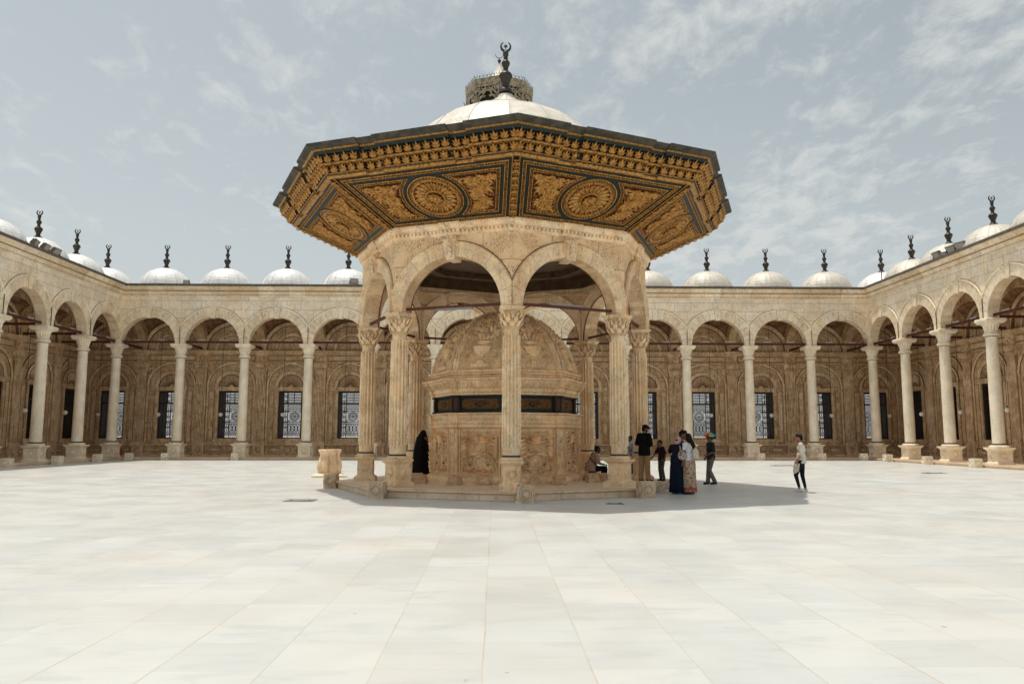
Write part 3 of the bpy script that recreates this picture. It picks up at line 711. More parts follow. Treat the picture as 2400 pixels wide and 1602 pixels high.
# strip lights fixed on the tie beams
def strip_light(M, rz, label):
    t = tag(copy_part(PROTO['strip'], None) if 'strip' in PROTO else MB().box(-.27, .27, -.05, .05, 0, .05, tp=(0, .02)).box(-.25, .25, -.03, .03, .05, .065, mat=1).build('strip_light', [GREYPL, GLOBE]), label, 'light fixture', 'grey strip lights on the tie beams')
    t.location = M; t.rotation_euler = (0, 0, rz); PROTO.setdefault('strip', t)
for k in list(range(-6, -2)) + list(range(2, 6)):
    for q, nm in ((1.25, 'left'), (2.75, 'right')):
        strip_light((4 * k + q, CY, 7.552), 0, '%s strip light on the tie beam of the %s far arch from the %s corner' % (nm, ['first', 'second', 'third', 'fourth'][k + 6 if k < 0 else 5 - k], 'left' if k < 0 else 'right'))
for k in range(4):
    for q, nm in ((1.25, 'farther'), (2.75, 'nearer')):
        for s in (-1, 1): strip_light((s * 24, CY - 4 * k - q, 7.552), R(90), '%s strip light on the beam of the %s %s arcade arch from the corner' % (nm, ['first', 'second', 'third', 'fourth'][k], 'left' if s < 0 else 'right'))
# floodlights on the roofs
def floodlight(x, y, z, rz, tilt, label, s=1.):
    t = thing('floodlight', label, 'floodlight', (x, y, z), rz, 'floodlights on the arcade roofs')
    if 'flood' not in PROTO:
        b = MB(); M = Tr(0, 0, .42) @ Rx(R(38)); b.box(-.32, .32, -.02, .10, -.22, .22, M); b.box(-.22, .22, .10, .22, -.16, .16, M, tp=(0, 0)); a = b.build('housing', FLOODM, t)
        b = MB(); b.box(-.28, .28, -.03, -.021, -.18, .18, M); g2 = b.build('glass', FLOODG, t)
        b = MB(); b.box(-.36, -.33, -.03, .03, .0, .45); b.box(.33, .36, -.03, .03, .0, .45); b.box(-.36, .36, -.03, .03, -.04, .0); c = b.build('bracket', FLOODM, t)
        PROTO['flood'] = (a, g2, c)
    else:
        for q in PROTO['flood']: copy_part(q, t)
    t.scale = (s, s, s)
for i, y in enumerate((42.1, 41.15, 40.2)): floodlight(-24.25, y, 11.16, R(90 + 8 * i), 0, 'floodlight on the left roof edge, ' + ['farthest of three', 'middle of three', 'nearest of three'][i])
for i, y in enumerate((41.6, 40.9, 40.2, 39.4)): floodlight(24.25, y, 11.16, R(-90 + 6 * i), 0, 'floodlight on the right roof edge, ' + ['farthest of four', 'second farthest of four', 'second nearest of four', 'nearest of four'][i], 1. if i != 1 else .7)
floodlight(-20.0, CY + .3, 11.14, 0, 0, 'small floodlight beside the second far dome from the left', .6)
floodlight(-9.3, CY + .2, 11.14, R(20), 0, 'floodlight on the far roof just left of the canopy', .8)
# thin red post on the right roof
tag(MB().tube([(24.6, CY - .6, 11.0), (24.6, CY - .6, 12.6)], .03, 6).build('post', IRON), 'thin red post on the roof at the right corner', 'post')

# small things standing in the gallery
fe = thing('fire_extinguisher', 'small red fire extinguisher standing behind the left corner pedestal', 'fire extinguisher', (-24.75, 51.9, .30))
MB().lathe([(.085, 0), (.09, .02), (.09, .32), (.06, .38), (.025, .40), (.025, .43)], 14).build('tank', simple('extinguisher_red', (.45, .04, .02), .4, 0, .5), fe)
MB().box(-.03, .09, -.015, .015, .43, .46).tube([(.05, 0, .44), (.12, 0, .38), (.13, 0, .2), (.11, 0, .1)], .012, 5).build('handle_and_hose', DARKIRON, fe)
b = MB()
for q in range(7): b.sphere((rnd(-.22, .22), rnd(-.1, .1), .08), rnd(.10, .15), 10, None, 0, sc=(1.3, 1, .8))
tag(b.build('cloth_bundle', SOOT, None, None, (27.0, 46.6, .32)), 'black bundle lying on the floor behind the right arcade columns', 'bundle')
# ================================================================ domed pavilion
PVX, PVY, PHI = .105, 25.21, .026
T8 = tan(pi / 8); ZP = .236
PV = thing('pavilion', 'octagonal stone pavilion with fluted columns under a wide gilded canopy and white dome', 'pavilion', (PVX, PVY, 0), PHI)
FA = [R(-67.5 + 45 * i) for i in range(8)]; VA = [R(-90 + 45 * i) for i in range(8)]
def FM(i):            # face frame: x along the face, -y outwards
    a = FA[i]; return frame((0, 0, 0), (-sin(a), cos(a), 0), (-cos(a), -sin(a), 0), (0, 0, 1))
def merge(dst, src, M):
    dst_o = len(dst.v); dst.v.extend(tuple(M @ V3(p)) for p in src.v)
    for f, m, t, q in zip(src.f, src.m, src.t, src.sm): dst.f.append(tuple(dst_o + k for k in f)); dst.m.append(m); dst.t.append(t); dst.sm.append(q)
def oct_sweep(b, prof, steps=None, mats=None, tint=None, smooth=False):
    """prof [(apothem, z)]; steps [(s or None, offset)] along each face, None is the corner"""
    steps = steps or [(None, 0), (None, 0)]; n = len(prof)
    seg = [.12 if abs(prof[j + 1][1] - prof[j][1]) < .025 and abs(prof[j + 1][0] - prof[j][0]) > .008 and abs(prof[j + 1][0] - prof[j][0]) < .3 else .62 for j in range(n - 1)]
    for i in range(8):
        M = FM(i); m = len(steps); vs = []
        for q, (s, off) in enumerate(steps):
            for A, z in prof:
                a = A + off; x = (-a * T8 if q == 0 else a * T8) if s is None else s
                vs.append((x, -a, z))
        fs = []; ms = []
        for q in range(m - 1):
            for j in range(n - 1):
                fs.append((q * n + j, (q + 1) * n + j, (q + 1) * n + j + 1, q * n + j + 1)); ms.append(mats[j] if mats else 0)
        b.add(vs, fs, M, ms, tint if tint is not None else seg * (m - 1), smooth)
    return b
def oct_prism(b, A, z0, z1, mat=0, tint=.5, A1=None):
    A1 = A if A1 is None else A1
    vs = [(A / cos(pi / 8) * cos(a), A / cos(pi / 8) * sin(a), z0) for a in VA] + [(A1 / cos(pi / 8) * cos(a), A1 / cos(pi / 8) * sin(a), z1) for a in VA]
    return b.add(vs, [tuple(reversed(range(8))), tuple(range(8, 16))] + [(i, (i + 1) % 8, 8 + (i + 1) % 8, 8 + i) for i in range(8)], None, mat, tint)
# ---- platform
b = MB(); A = 5.36 * cos(pi / 8)
oct_sweep(b, [(A - .05, -.02), (A - .05, .155), (A - .0, .17), (A + .03, .195), (A + .03, .215), (A - .0, .236), (A - .1, .24), (.0, .24)])
b.build('platform', PLM, PV)
# ---- columns
def pav_column():
    b = MB(); b.lathe([(.225, 1.13), (.235, 1.16), (.232, 1.36), (.262, 1.37, 1), (.262, 1.42, 1), (.258, 2.6, 1), (.25, 3.7, 1), (.243, 4.27, 1), (.243, 4.33, 1), (.205, 4.34), (.20, 4.50), (.22, 4.53)], 70, fl=(14, .034), smooth=False)
    sh = b.build('column', PTR)
    b = MB(); mold(b, 0, [(.33, .238), (.335, .33), (.32, .37), (.27, .40), (.25, .42), (.235, .44), (.235, .86), (.25, .88), (.30, .93), (.32, .95), (.32, .99)])
    for F in FACES4:
        M = F @ Tr(0, .65, .235); rosette_face(b, M, .34)
        for k in range(12): b.leaf(M @ Rz(pi * k / 6), .12, .055, .03, .2, 1, 0, .6, 4)
    b.lathe([(.30, .99), (.315, 1.02), (.30, 1.06), (.26, 1.08), (.25, 1.09)], 28); b.lathe([(.243, 1.085), (.25, 1.11), (.243, 1.135)], 28, mat=1)
    pd = b.build('pedestal', [PTR, BRONZE]); pd.parent = sh
    b = MB(); b.lathe([(.205, 4.50), (.235, 4.53), (.235, 4.56), (.222, 4.58), (.232, 4.66), (.26, 4.80), (.295, 4.93), (.30, 4.98)], 28, tint=.12)
    for row, (z, r, L, n, off) in enumerate(((4.56, .215, .19, 8, 0), (4.66, .235, .20, 8, .5), (4.78, .265, .17, 16, .25))):
        for k in range(n):
            a = 2 * pi * (k + off) / n; M = frame((r * cos(a), r * sin(a), z), (-sin(a), cos(a), 0), (.32 * cos(a), .32 * sin(a), .95), (.95 * cos(a), .95 * sin(a), -.32))
            b.leaf(M, L, .19 if n == 8 else .10, .06, .4, 3, 0, rnd(.5, .9), 7)
    for k in range(4):
        a = pi / 4 + k * pi / 2; M = frame((.33 * cos(a), .33 * sin(a), 4.955), (cos(a), sin(a), 0), (0, 0, 1), (sin(a), -cos(a), 0))
        b.ring(.022, .058, -.035, .035, 12, M); b.sphere((.33 * cos(a), .33 * sin(a), 4.955), .03, 8)
        a = k * pi / 2; b.sphere((.30 * cos(a), .30 * sin(a), 5.03), .045, 8)
    mold(b, 0, [(.27, 4.99), (.29, 5.0), (.30, 5.03), (.33, 5.05), (.33, 5.10)])
    ca = b.build('capital', PTR); ca.parent = sh
    return sh
pc = pav_column(); pc.parent = PV
for i, a in enumerate(VA):
    o = pc if i == 0 else copy_part(pc, PV); o.location = (4.43 * cos(a), 4.43 * sin(a), 0); o.rotation_euler = (0, 0, a)
# ---- arched walls
b = MB(); AO, AI, RR, ZS, ZT = 4.32, 3.86, 1.49, 5.10, 7.2
for i in range(8):
    t = MB(); n = 30
    arc = [(RR * cos(pi * k / n), ZS + RR * sin(pi * k / n)) for k in range(n + 1)]
    for y, hw, fl in ((-AO, AO * T8, 0), (-AI, AI * T8, 1)):
        P = [(hw, ZS)] + arc + [(-hw, ZS)]
        for k in range(len(P) - 1):
            (xa, za), (xb, zb) = P[k], P[k + 1]; f = [(xa, y, za), (xa, y, ZT), (xb, y, ZT), (xb, y, zb)]
            t.add(f if not fl else f[::-1], [(0, 1, 2, 3)], None, 0)
    for k in range(n):
        (xa, za), (xb, zb) = arc[k], arc[k + 1]; t.add([(xa, -AO, za), (xb, -AO, zb), (xb, -AI, zb), (xa, -AI, za)], [(0, 1, 2, 3)], None, 1, .3 + .4 * ((k // 3) % 2) * random.random())
    for s in (-1, 1): t.add([(s * RR, -AO, ZS), (s * AO * T8, -AO, ZS), (s * AI * T8, -AI, ZS), (s * RR, -AI, ZS)], [(0, 1, 2, 3)], None, 1)
    # archivolt of big blocks, stepped, with an outer roll
    nb = 11
    for k in range(nb):
        a0 = pi * k / nb + .003; a1 = pi * (k + 1) / nb - .003; m = 4; vs = []
        pr = [(RR - .004, 0), (RR - .004, .05), (RR + .26, .055), (RR + .27, .075), (RR + .33, .08), (RR + .345, .10), (RR + .40, .105), (RR + .43, .06), (RR + .43, 0)]
        for q in range(m + 1):
            a = a0 + (a1 - a0) * q / m
            for rr, d in pr: vs.append((max(-AO * T8 - .02, min(AO * T8 + .02, rr * cos(a))), -AO - d, ZS + rr * sin(a)))
        K = len(pr); t.add(vs, [tuple(reversed((q * K + j, (q + 1) * K + j, (q + 1) * K + j + 1, q * K + j + 1))) for q in range(m) for j in range(K - 1)] + [tuple(range(K)), tuple(reversed(range(m * K, m * K + K)))], None, 1, rnd(.46, .64))
    for r_ in (RR + .43,):
        vs = []
        for q in range(33):
            a = pi * q / 32
            for rr in (r_, r_ + .03): vs.append((max(-AO * T8, min(AO * T8, rr * cos(a))), -AO - .004, ZS + rr * sin(a)))
        t.add(vs, [(2 * q, 2 * q + 2, 2 * q + 3, 2 * q + 1) for q in range(32)], None, 2)
    # inner archivolt
    arch_ring_profile(t, 0, ZS, [(RR, 0), (RR, .04), (RR + .33, .04), (RR + .36, .07), (RR + .40, .07), (RR + .40, 0)], -AI, 0, pi, 24, AI * T8, 1, 1)
    # keystone console, boss and fluted strip up to the cornice
    t.add([(-.13, -AO - .1, 6.50), (.13, -AO - .1, 6.50), (.17, -AO - .15, 7.0), (-.17, -AO - .15, 7.0), (-.13, -AO + .4, 6.50), (.13, -AO + .4, 6.50), (.17, -AO, 7.0), (-.17, -AO, 7.0)], [(0, 1, 2, 3), (0, 3, 7, 4), (1, 5, 6, 2), (3, 2, 6, 7), (0, 4, 5, 1)], None, 1, .6)
    t.box(-.20, .20, -AO - .18, -AO, 7.0, 7.05, mat=1, tint=.7)
    for q in range(3): t.leaf(frame((0, -AO - .12 - q * .03, 6.55 + q * .13), (1, 0, 0), (0, -.2, .98), (0, -.98, -.2)), .2, .2, .05, .5, 2, 1, .5, 5)
    t.box(-.15, .15, -AO - .05, -AO, 7.06, 7.2, mat=1); rosette_face(t, frame((0, -AO - .05, 7.13), (1, 0, 0), (0, 0, 1), (0, -1, 0)), .3, 1)
    merge(b, t, FM(i))
b.build('arch_wall', [PAV, PTR, GRIME], PV)
# cornice with dentils and small projections over the keystones
b = MB(); st = [(None, 0), (-.30, 0), (-.30, .07), (.30, .07), (.30, 0), (None, 0)]
oct_sweep(b, [(4.30, 7.17), (4.36, 7.18), (4.36, 7.23), (4.38, 7.25), (4.38, 7.33), (4.44, 7.35), (4.45, 7.41), (4.50, 7.45), (4.50, 7.52), (4.3, 7.56)], st, tint=.72)
oct_sweep(b, [(4.384, 7.258), (4.384, 7.328)], st, tint=.0)  # darkest strip between the dentils, the shade of the gaps painted in
for i in range(8):
    for k in range(29):
        x = -1.74 + k * 3.48 / 28; o = .07 if abs(x) < .3 else 0
        b.box(x - .035, x + .035, -4.43 - o, -4.37 - o, 7.26, 7.325, FM(i), 0, .85)
b.build('cornice', PTR, PV)
# inner ring of timber and the ceiling
b = MB(); oct_sweep(b, [(3.859, 6.78), (3.78, 6.80), (3.78, 6.86), (4.1, 6.86)], None, [0] * 3)
b.build('inner_moulding', PTR, PV)
b = MB(); oct_sweep(b, [(4.1, 6.862), (4.1, 7.06), (3.72, 7.06), (3.72, 7.42), (3.0, 7.42), (3.0, 7.30), (2.7, 7.30), (2.7, 7.5), (0.01, 7.5)], None, [1, 0, 0, 0, 0, 0, 0, 0]); b.build('ceiling', [CANW, DARKIRON], PV)  # recess above the moulding coloured near-black, its shade put into the colour
# tie rods round the ring at capital level, with grey fixtures under them
for i in range(8):
    a0, a1 = VA[i], VA[(i + 1) % 8]; p0 = V3((4.43 * cos(a0), 4.43 * sin(a0), 5.22)); p1 = V3((4.43 * cos(a1), 4.43 * sin(a1), 5.22)); d = (p1 - p0).normalized(); nn = V3((0, 0, 1)).cross(d)
    M = frame(p0, d, nn, (0, 0, 1)); L = (p1 - p0).length
    b = MB(); b.box(.18, L - .18, -.045, .045, -.035, .035, M); b.build('tie_rod', IRON, PV)
    mid = 'grey fixture under the tie rod '
for i, lb in ((7, 'long grey fixture under the tie rod left of the front column'), (0, 'long grey fixture on the tie rod right of the front column')):
    a = FA[i]; s = 1 if i == 0 else -1; c = V3((4.43 * cos(pi / 8) * cos(a), 4.43 * cos(pi / 8) * sin(a), 5.22 + (.06 if i == 0 else -.06)))
    o = MB().box(-.55, .55, -.04, .04, -.025, .025).build('strip_light', GREYPL); tag(o, lb, 'light fixture')
    Mw = Tr(PVX, PVY, 0) @ Rz(PHI); o.location = Mw @ c; o.rotation_euler = (0, 0, a + pi / 2 + PHI)

# ---- canopy
SB = atan2(.99, 1.975); cb, sb = cos(SB), sin(SB); A0, Z0s = 4.40, 7.50; SL = 2.21
b = MB(); oct_sweep(b, [(4.30, 7.45), (A0 + SL * cb, Z0s + SL * sb)], None, [0])
oct_sweep(b, [(7.0, 9.235), (3.0, 10.0)], None, [1]); CAN = b.build('canopy', [GREEN, LEADC], PV)
def border(b, pts, w=.09, closed=True, M=None, bead=.075, mat=0, hgt=.0):
    pts = [V3((p[0], p[1], 0)) for p in pts]; N = len(pts)
    def offs(d):
        out = []
        for i, p in enumerate(pts):
            a = pts[(i - 1) % N] if (closed or i) else None; c = pts[(i + 1) % N] if (closed or i < N - 1) else None
            n1 = (p - a).normalized() if a else (c - p).normalized(); n2 = (c - p).normalized() if c else n1
            n1 = V3((-n1.y, n1.x, 0)); n2 = V3((-n2.y, n2.x, 0)); m = (n1 + n2); m = m / max(m.length_squared / 2, .35)
            out.append(p + m * d)
        return out
    cols = [(-w / 2, 0), (-w / 2, .03), (-w * .32, .034), (-w * .27, .012), (w * .27, .012), (w * .32, .034), (w / 2, .03), (w / 2, 0)]
    rows = [offs(d) for d, z in cols]; K = len(cols); vs = []
    for i in range(N): vs += [(rows[j][i].x, rows[j][i].y, cols[j][1] + hgt) for j in range(K)]
    fs = []; ms = []
    for i in range(N if closed else N - 1):
        j = (i + 1) % N
        for q in range(K - 1): fs.append((i * K + q, j * K + q, j * K + q + 1, i * K + q + 1)); ms.append(2 if q == 3 else mat)
    b.add(vs, fs, M, ms)
    L = 0; acc = bead / 2
    for i in range(N if closed else N - 1):
        p, q = pts[i], pts[(i + 1) % N]; l = (q - p).length; d = (q - p) / max(l, 1e-6)
        while acc < l:
            c = p + d * acc; r = w * .23; mm = frame((c.x, c.y, hgt + .008), (d.x, d.y, 0), (-d.y, d.x, 0), (0, 0, 1)); mm = M @ mm if M is not None else mm
            b.add([(-r * 1.1, 0, 0), (0, -r, 0), (r * 1.1, 0, 0), (0, r, 0), (0, 0, .04)], [(0, 1, 4), (1, 2, 4), (2, 3, 4), (3, 0, 4)], mm, mat, rnd(.3, .8)); acc += bead
        acc -= l
def soffit_panel():
    b = MB(); hw = lambda v, ins: (A0 + v * cb) * T8 - ins
    border(b, [(-hw(.17, .24), .17), (hw(.17, .24), .17), (hw(2.04, .24), 2.04), (-hw(2.04, .24), 2.04)][::1], .10, True, bead=.08)
    C = 1.10; circ = lambda r, n=48, a0=0, a1=2 * pi: [(r * cos(a0 + (a1 - a0) * k / n), C + r * sin(a0 + (a1 - a0) * k / n)) for k in range(n)]
    border(b, circ(.72), .11, True, bead=.085)
    b.ring(0.01, .665, .002, .006, 40, Tr(0, C, 0), 1); b.ring(.60, .65, .0, .035, 40, Tr(0, C, 0), 0)
    for k in range(20):
        a = 2 * pi * k / 20; b.leaf(Tr(0, C, .006) @ Rz(a) @ Tr(0, .25, 0), .36, .13, .06, .35, 3, 0, rnd(.5, .95), 7)
        b.leaf(Tr(0, C, .004) @ Rz(a + pi / 20) @ Tr(0, .36, 0), .25, .09, .03, .2, 2, 0, rnd(.0, .3), 5)
    b.ring(.235, .285, .0, .065, 28, Tr(0, C, 0), 0)
    for k in range(10): b.leaf(Tr(0, C, .02) @ Rz(2 * pi * k / 10) @ Tr(0, .03, 0), .21, .13, .09, .7, 2, 0, rnd(.3, .8), 5)
    b.sphere((0, C, .05), .06, 10, half=True)
    RA = .93; vt, vb_ = 1.83, .38
    for s in (-1, 1):
        a_b = -math.asin((C - vb_) / RA); a_t = math.asin((vt - C) / RA); n = 16
        arc = [(RA * cos(a_b + (a_t - a_b) * k / n), C + RA * sin(a_b + (a_t - a_b) * k / n)) for k in range(n + 1)]
        poly = arc + [(hw(vt, .45), vt), (hw(vb_, .45), vb_)]; poly = [(s * x, y) for x, y in poly]
        if s < 0: poly = poly[::-1]
        border(b, poly, .10, True, bead=.08)
        b.prism(poly if s < 0 else poly[::-1], .001, .005, None, 1)
        # foliage: a curling stem with leaves on both sides and a fan at the root
        stem = [(s * (1.00 + .10 * sin(3 * t) + .28 * t), .55 + 1.12 * t) for t in [k / 12 for k in range(13)]]
        b.tube([(x, y, .05) for x, y in stem], [.03 - .012 * k / 12 for k in range(13)], 6, mat=0)
        def inside(x, y): return vb_ + .08 < y < vt - .07 and abs(x) < hw(y, .53) and (x * x + (y - C) ** 2) > (RA + .07) ** 2
        for k in range(13):
            x, y = stem[k]
            for q in (-1, 1):
                for ll in (.30, .20):
                    ang = q * R(rnd(30, 75)); L = ll * rnd(.8, 1.1)
                    dx, dy = -sin(ang) * L, cos(ang) * L
                    if inside(x + dx * .8, y + dy * .8): b.leaf(Tr(x, y, rnd(.01, .03)) @ Rz(ang), L, L * .40, .06, .4, 3, 0, rnd(.3, .9), 6)
        for (fx, fy, fn_, fl_) in ((1.10, .62, 9, .26), (1.36, .80, 9, .22), (1.22, 1.12, 10, .27), (1.50, 1.30, 9, .26), (1.20, 1.58, 9, .24), (1.62, 1.62, 9, .25), (1.92, 1.66, 8, .20), (.84, 1.66, 7, .18), (.84, .50, 7, .14)):
            for q in range(fn_):
                an = 2 * pi * q / fn_ + .3; L = fl_
                while L > .05 and not inside(s * fx - sin(an) * L, fy + cos(an) * L): L -= .03
                if L > .08: b.leaf(Tr(s * fx, fy, .03) @ Rz(an) @ Tr(0, .02, 0), L, L * .44, .06, .35, 3, 0, rnd(.6, .98), 6)
            b.sphere((s * fx, fy, .035), .035, 8, None, 0, .9)
        for k in range(420):
            x, y = s * rnd(.5, 2.1), rnd(.4, 1.8)
            if not inside(x, y): continue
            dx, dy = x - s * 1.1, y - .5; ang = atan2(-dx, dy) + rnd(-.5, .5); L = rnd(.09, .16)
            if not (inside(x - sin(ang) * L * .6, y + cos(ang) * L * .6) and inside(x + sin(ang) * L * .5, y - cos(ang) * L * .5)): continue
            b.leaf(Tr(x, y, rnd(.0, .02)) @ Rz(ang) @ Tr(0, -L / 2, 0), L, L * .4, .04, .3, 2, 0, rnd(.0, .3), 5)
        for (x, y, r) in ((s * 1.12, 1.45, .10), (s * 1.30, .85, .08), (s * 1.02, .62, .07)):
            b.tube([(x + r * (1 - k / 14.) * cos(k * .75) * s, y + r * (1 - k / 14.) * sin(k * .75), .06) for k in range(12)], .02, 5, mat=0)
    return b.build('soffit_panel', [GOLD, REDP, SOOT])
sp = soffit_panel(); sp.parent = CAN
for i in range(8):
    o = sp if i == 0 else sp.copy()
    if i: sc.collection.objects.link(o); o.parent = CAN
    a = FA[i]; t = V3((-sin(a), cos(a), 0)); n = V3((cos(a), sin(a), 0)); v = n * cb + V3((0, 0, sb)); nn = t.cross(v)
    o.matrix_local = frame(n * A0 + V3((0, 0, Z0s)) + nn * .004, t, v, nn)
# hip ribs
b = MB()
hr = MB(); Rv0, Rv1 = A0 / cos(pi / 8), (A0 + SL * cb) / cos(pi / 8); p0 = V3((Rv0, 0, Z0s)); p1 = V3((Rv1, 0, Z0s + SL * sb)); d = (p1 - p0).normalized(); nn = V3((0, 1, 0)).cross(d)
if nn.z > 0: nn = -nn
M = frame(p0, d.cross(nn) * -1 if False else nn.cross(d) * -1, d, nn); L = (p1 - p0).length
M = frame(p0, d.cross(nn), d, nn)
hr.box(-.085, .085, 0, L, -.02, .018, M, 2); hr.tube([(-.09, 0, .02), (-.09, L, .02)], .016, 5, M); hr.tube([(.09, 0, .02), (.09, L, .02)], .016, 5, M)
k = 0; y = .08
while y < L - .1:
    if k % 2 == 0:
        for q in range(6): hr.leaf(M @ Tr(0, y, .03) @ Rz(q * pi / 3), .11, .07, .05, .5, 1, 0, rnd(.3, .8), 4)
        hr.sphere((0, y, .05), .03, 8, M)
    else:
        for q in (-1, 1): hr.leaf(M @ Tr(0, y - .06, .03) @ Rz(q * .5), .16, .08, .06, .7, 2, 0, rnd(.3, .8), 5)
    y += .125; k += 1
hro = hr.build('hip_rib', [GOLD, REDP, SOOT], CAN)
for i in range(8):
    o = hro if i == 0 else hro.copy()
    if i: sc.collection.objects.link(o); o.parent = CAN
    o.rotation_euler = (0, 0, VA[i])
FASC = simple('weathered_eave_paint', (.040, .042, .034), .65, 0, .3, .9, 5, (.10, .08, .055))
# canopy cornice with breaks and two rows of leaves
b = MB(); AS = A0 + SL * cb; ZS2 = Z0s + SL * sb
PJ, RC = .06, -.03
stp = [(None, PJ), (-1.50, PJ), (-1.50, RC), (-1.03, RC), (-1.03, PJ), (1.03, PJ), (1.03, RC), (1.50, RC), (1.50, PJ), (None, PJ)]
prof = [(-.10, -.03), (.0, -.035), (.03, -.01), (.03, .03), (.07, .045), (.07, .07), (.085, .08), (.13, .25), (.26, .255), (.275, .27), (.275, .30), (.26, .31), (.30, .49), (.41, .495), (.42, .505), (.44, .575), (.475, .58), (.485, .61), (.50, .615), (.59, .65), (.65, .675), (.66, .735), (.0, .80)]
mm = [0, 0, 0, 1, 0, 0, 2, 0, 0, 0, 0, 2, 1, 1, 1, 0, 0, 4, 4, 4, 4, 4]
oct_sweep(b, [(AS + d, ZS2 + z) for d, z in prof], stp, mm)
def off_at(x): return RC if 1.03 < abs(x) < 1.50 else PJ
for i in range(8):
    M = FM(i)
    for d, z, sp_, L, wd in ((.10, .075, .262, .225, .27), (.285, .305, .25, .225, .26)):
        S = (AS + d) * T8 - .02; n = int(2 * S / sp_)
        for k in range(n + 1):
            x = -S + 2 * S * k / n; o = off_at(x)
            FF = M @ frame((x, -(AS + d + o), ZS2 + z), (1, 0, 0), (0, -.42, .91), (0, -.91, -.42)); tt = rnd(.25, .85)
            for an, kl in ((-62, .62), (62, .62), (-32, .84), (32, .84), (0, 1.0)): b.leaf(FF @ Tr(0, .02, .012 * kl) @ Rz(R(an)), L * kl, wd * .36, .055, .75 if an == 0 else .45, 2, 0, tt + .1 * kl, 5)
    for d, z, sp_, r in ((.285, .285, .05, .016), (.08, .058, .05, .016), (.482, .596, .06, .022)):
        S = (AS + d) * T8; n = int(2 * S / sp_)
        for k in range(n + 1):
            x = -S + 2 * S * k / n; o = off_at(x); c = (x, -(AS + d + o), ZS2 + z)
            b.add([(-r, 0, -r), (r, 0, -r * .2), (r, 0, r), (-r, 0, r * .2), (0, -r * 1.2, 0)], [(0, 1, 4), (1, 2, 4), (2, 3, 4), (3, 0, 4)], M @ Tr(*c), 3)
    # carved cartouche under the projecting middle
    for k in range(14): b.leaf(M @ frame((-.95 + k * .145, -(AS + .075), ZS2 + .01), (0, 0, 1), (1 if k < 7 else -1, 0, 0), (0, -1, 0)), .19, .07, .05, .4, 2, 0, rnd(.3, .8), 4)
b.build('cornice', [GOLD, GREEN, SOOT, GOLD, FASC], CAN)
# ---- dome with seams, and the finial
b = MB(); DR, DZ = 3.56, 9.14; n = 32
P = [(3.66, 9.2), (3.64, 9.7), (3.56, 10.2), (3.38, 10.75), (3.1, 11.2), (2.72, 11.62), (2.3, 11.93), (1.8, 12.18), (1.3, 12.40), (.85, 12.62), (.5, 12.84), (.28, 13.02), (.24, 13.12), (.02, 13.16)]
for k in range(16):
    for j in range(len(P) - 1):
        t = rnd(.3, .7) if j in (0, 7) else t
        fs = []; vs = []
        for q in (2 * k, 2 * k + 1, 2 * k + 2):
            for r, z in (P[j], P[j + 1]): rr = r * (1. - .012 * (q % 2 == 1)); vs.append((rr * cos(2 * pi * q / n), rr * sin(2 * pi * q / n), z))
        b.add(vs, [(0, 2, 3, 1), (2, 4, 5, 3)], None, 0, t, False)
for k in range(16): a = 2 * pi * k / 16; b.tube([((r + .004) * cos(a), (r + .004) * sin(a), z + .004) for r, z in P[1:-1]], .013, 5, mat=1)
for j in (7,): b.tube([((P[j][0] + .003) * (1 - .012 * (k % 2)) * cos(2 * pi * k / 32), (P[j][0] + .003) * (1 - .012 * (k % 2)) * sin(2 * pi * k / 32), P[j][1]) for k in range(32)], .015, 4, mat=1, closed=True)
DM = b.build('dome', [LEADC, SEAM], PV)
f = finial_mb(1.90, n=24).build('finial', BRONZE, DM); f.location = (0, 0, 13.2); f.scale = (.95, .95, 1)

# ================================================================ carved basin under the pavilion
BA = thing('fountain_basin', 'carved octagonal stone ablution basin with ribbed stone dome and painted inscription band', 'fountain', (PVX, PVY, 0), PHI)
b = MB(); a8 = 2.35 * cos(pi / 8)
stc = [(None, .05), (-.68, .05), (-.68, 0), (.68, 0), (.68, .05), (None, .05)]
oct_sweep(b, [(a8 + .16, .236), (a8 + .16, .33), (a8 + .10, .40), (a8 + .04, .44), (a8, .46), (a8 - .03, .50), (a8 - .03, 1.86), (a8 + .02, 1.88), (a8 + .06, 1.92), (a8 + .06, 1.98), (a8 + .03, 2.0), (a8 + .05, 2.03), (a8 + .07, 2.27), (a8 + .12, 2.29), (a8 + .12, 2.33), (a8 - .1, 2.335)], stc)
for i in range(8):
    M = FM(i); y = -(a8 + .055)
    for k in range(11):
        x = -.60 + k * .12; b.ring(.03, .05, 0, .018, 10, M @ frame((x, y, 2.15), (1, 0, 0), (0, 0, 1), (0, -1, 0)))
    for q in (-1, 1):
        b.box(*sorted((q * .70, q * .90)), -(a8 + .075), -(a8), .50, 1.86, M)
        for k in range(9): b.leaf(M @ frame((q * .80, -(a8 + .08), .55 + k * .145), (1, 0, 0), (0 + .3 * (-1) ** k, 0, .95), (0, -1, 0)), .17, .11, .045, .6, 2, 0, rnd(.2, .8), 5)
        b.box(*sorted((q * .62, q * .66)), -(a8 + .02), -(a8 - .03), .52, 1.84, M)
BODY = b.build('basin_body', BAS, BA)
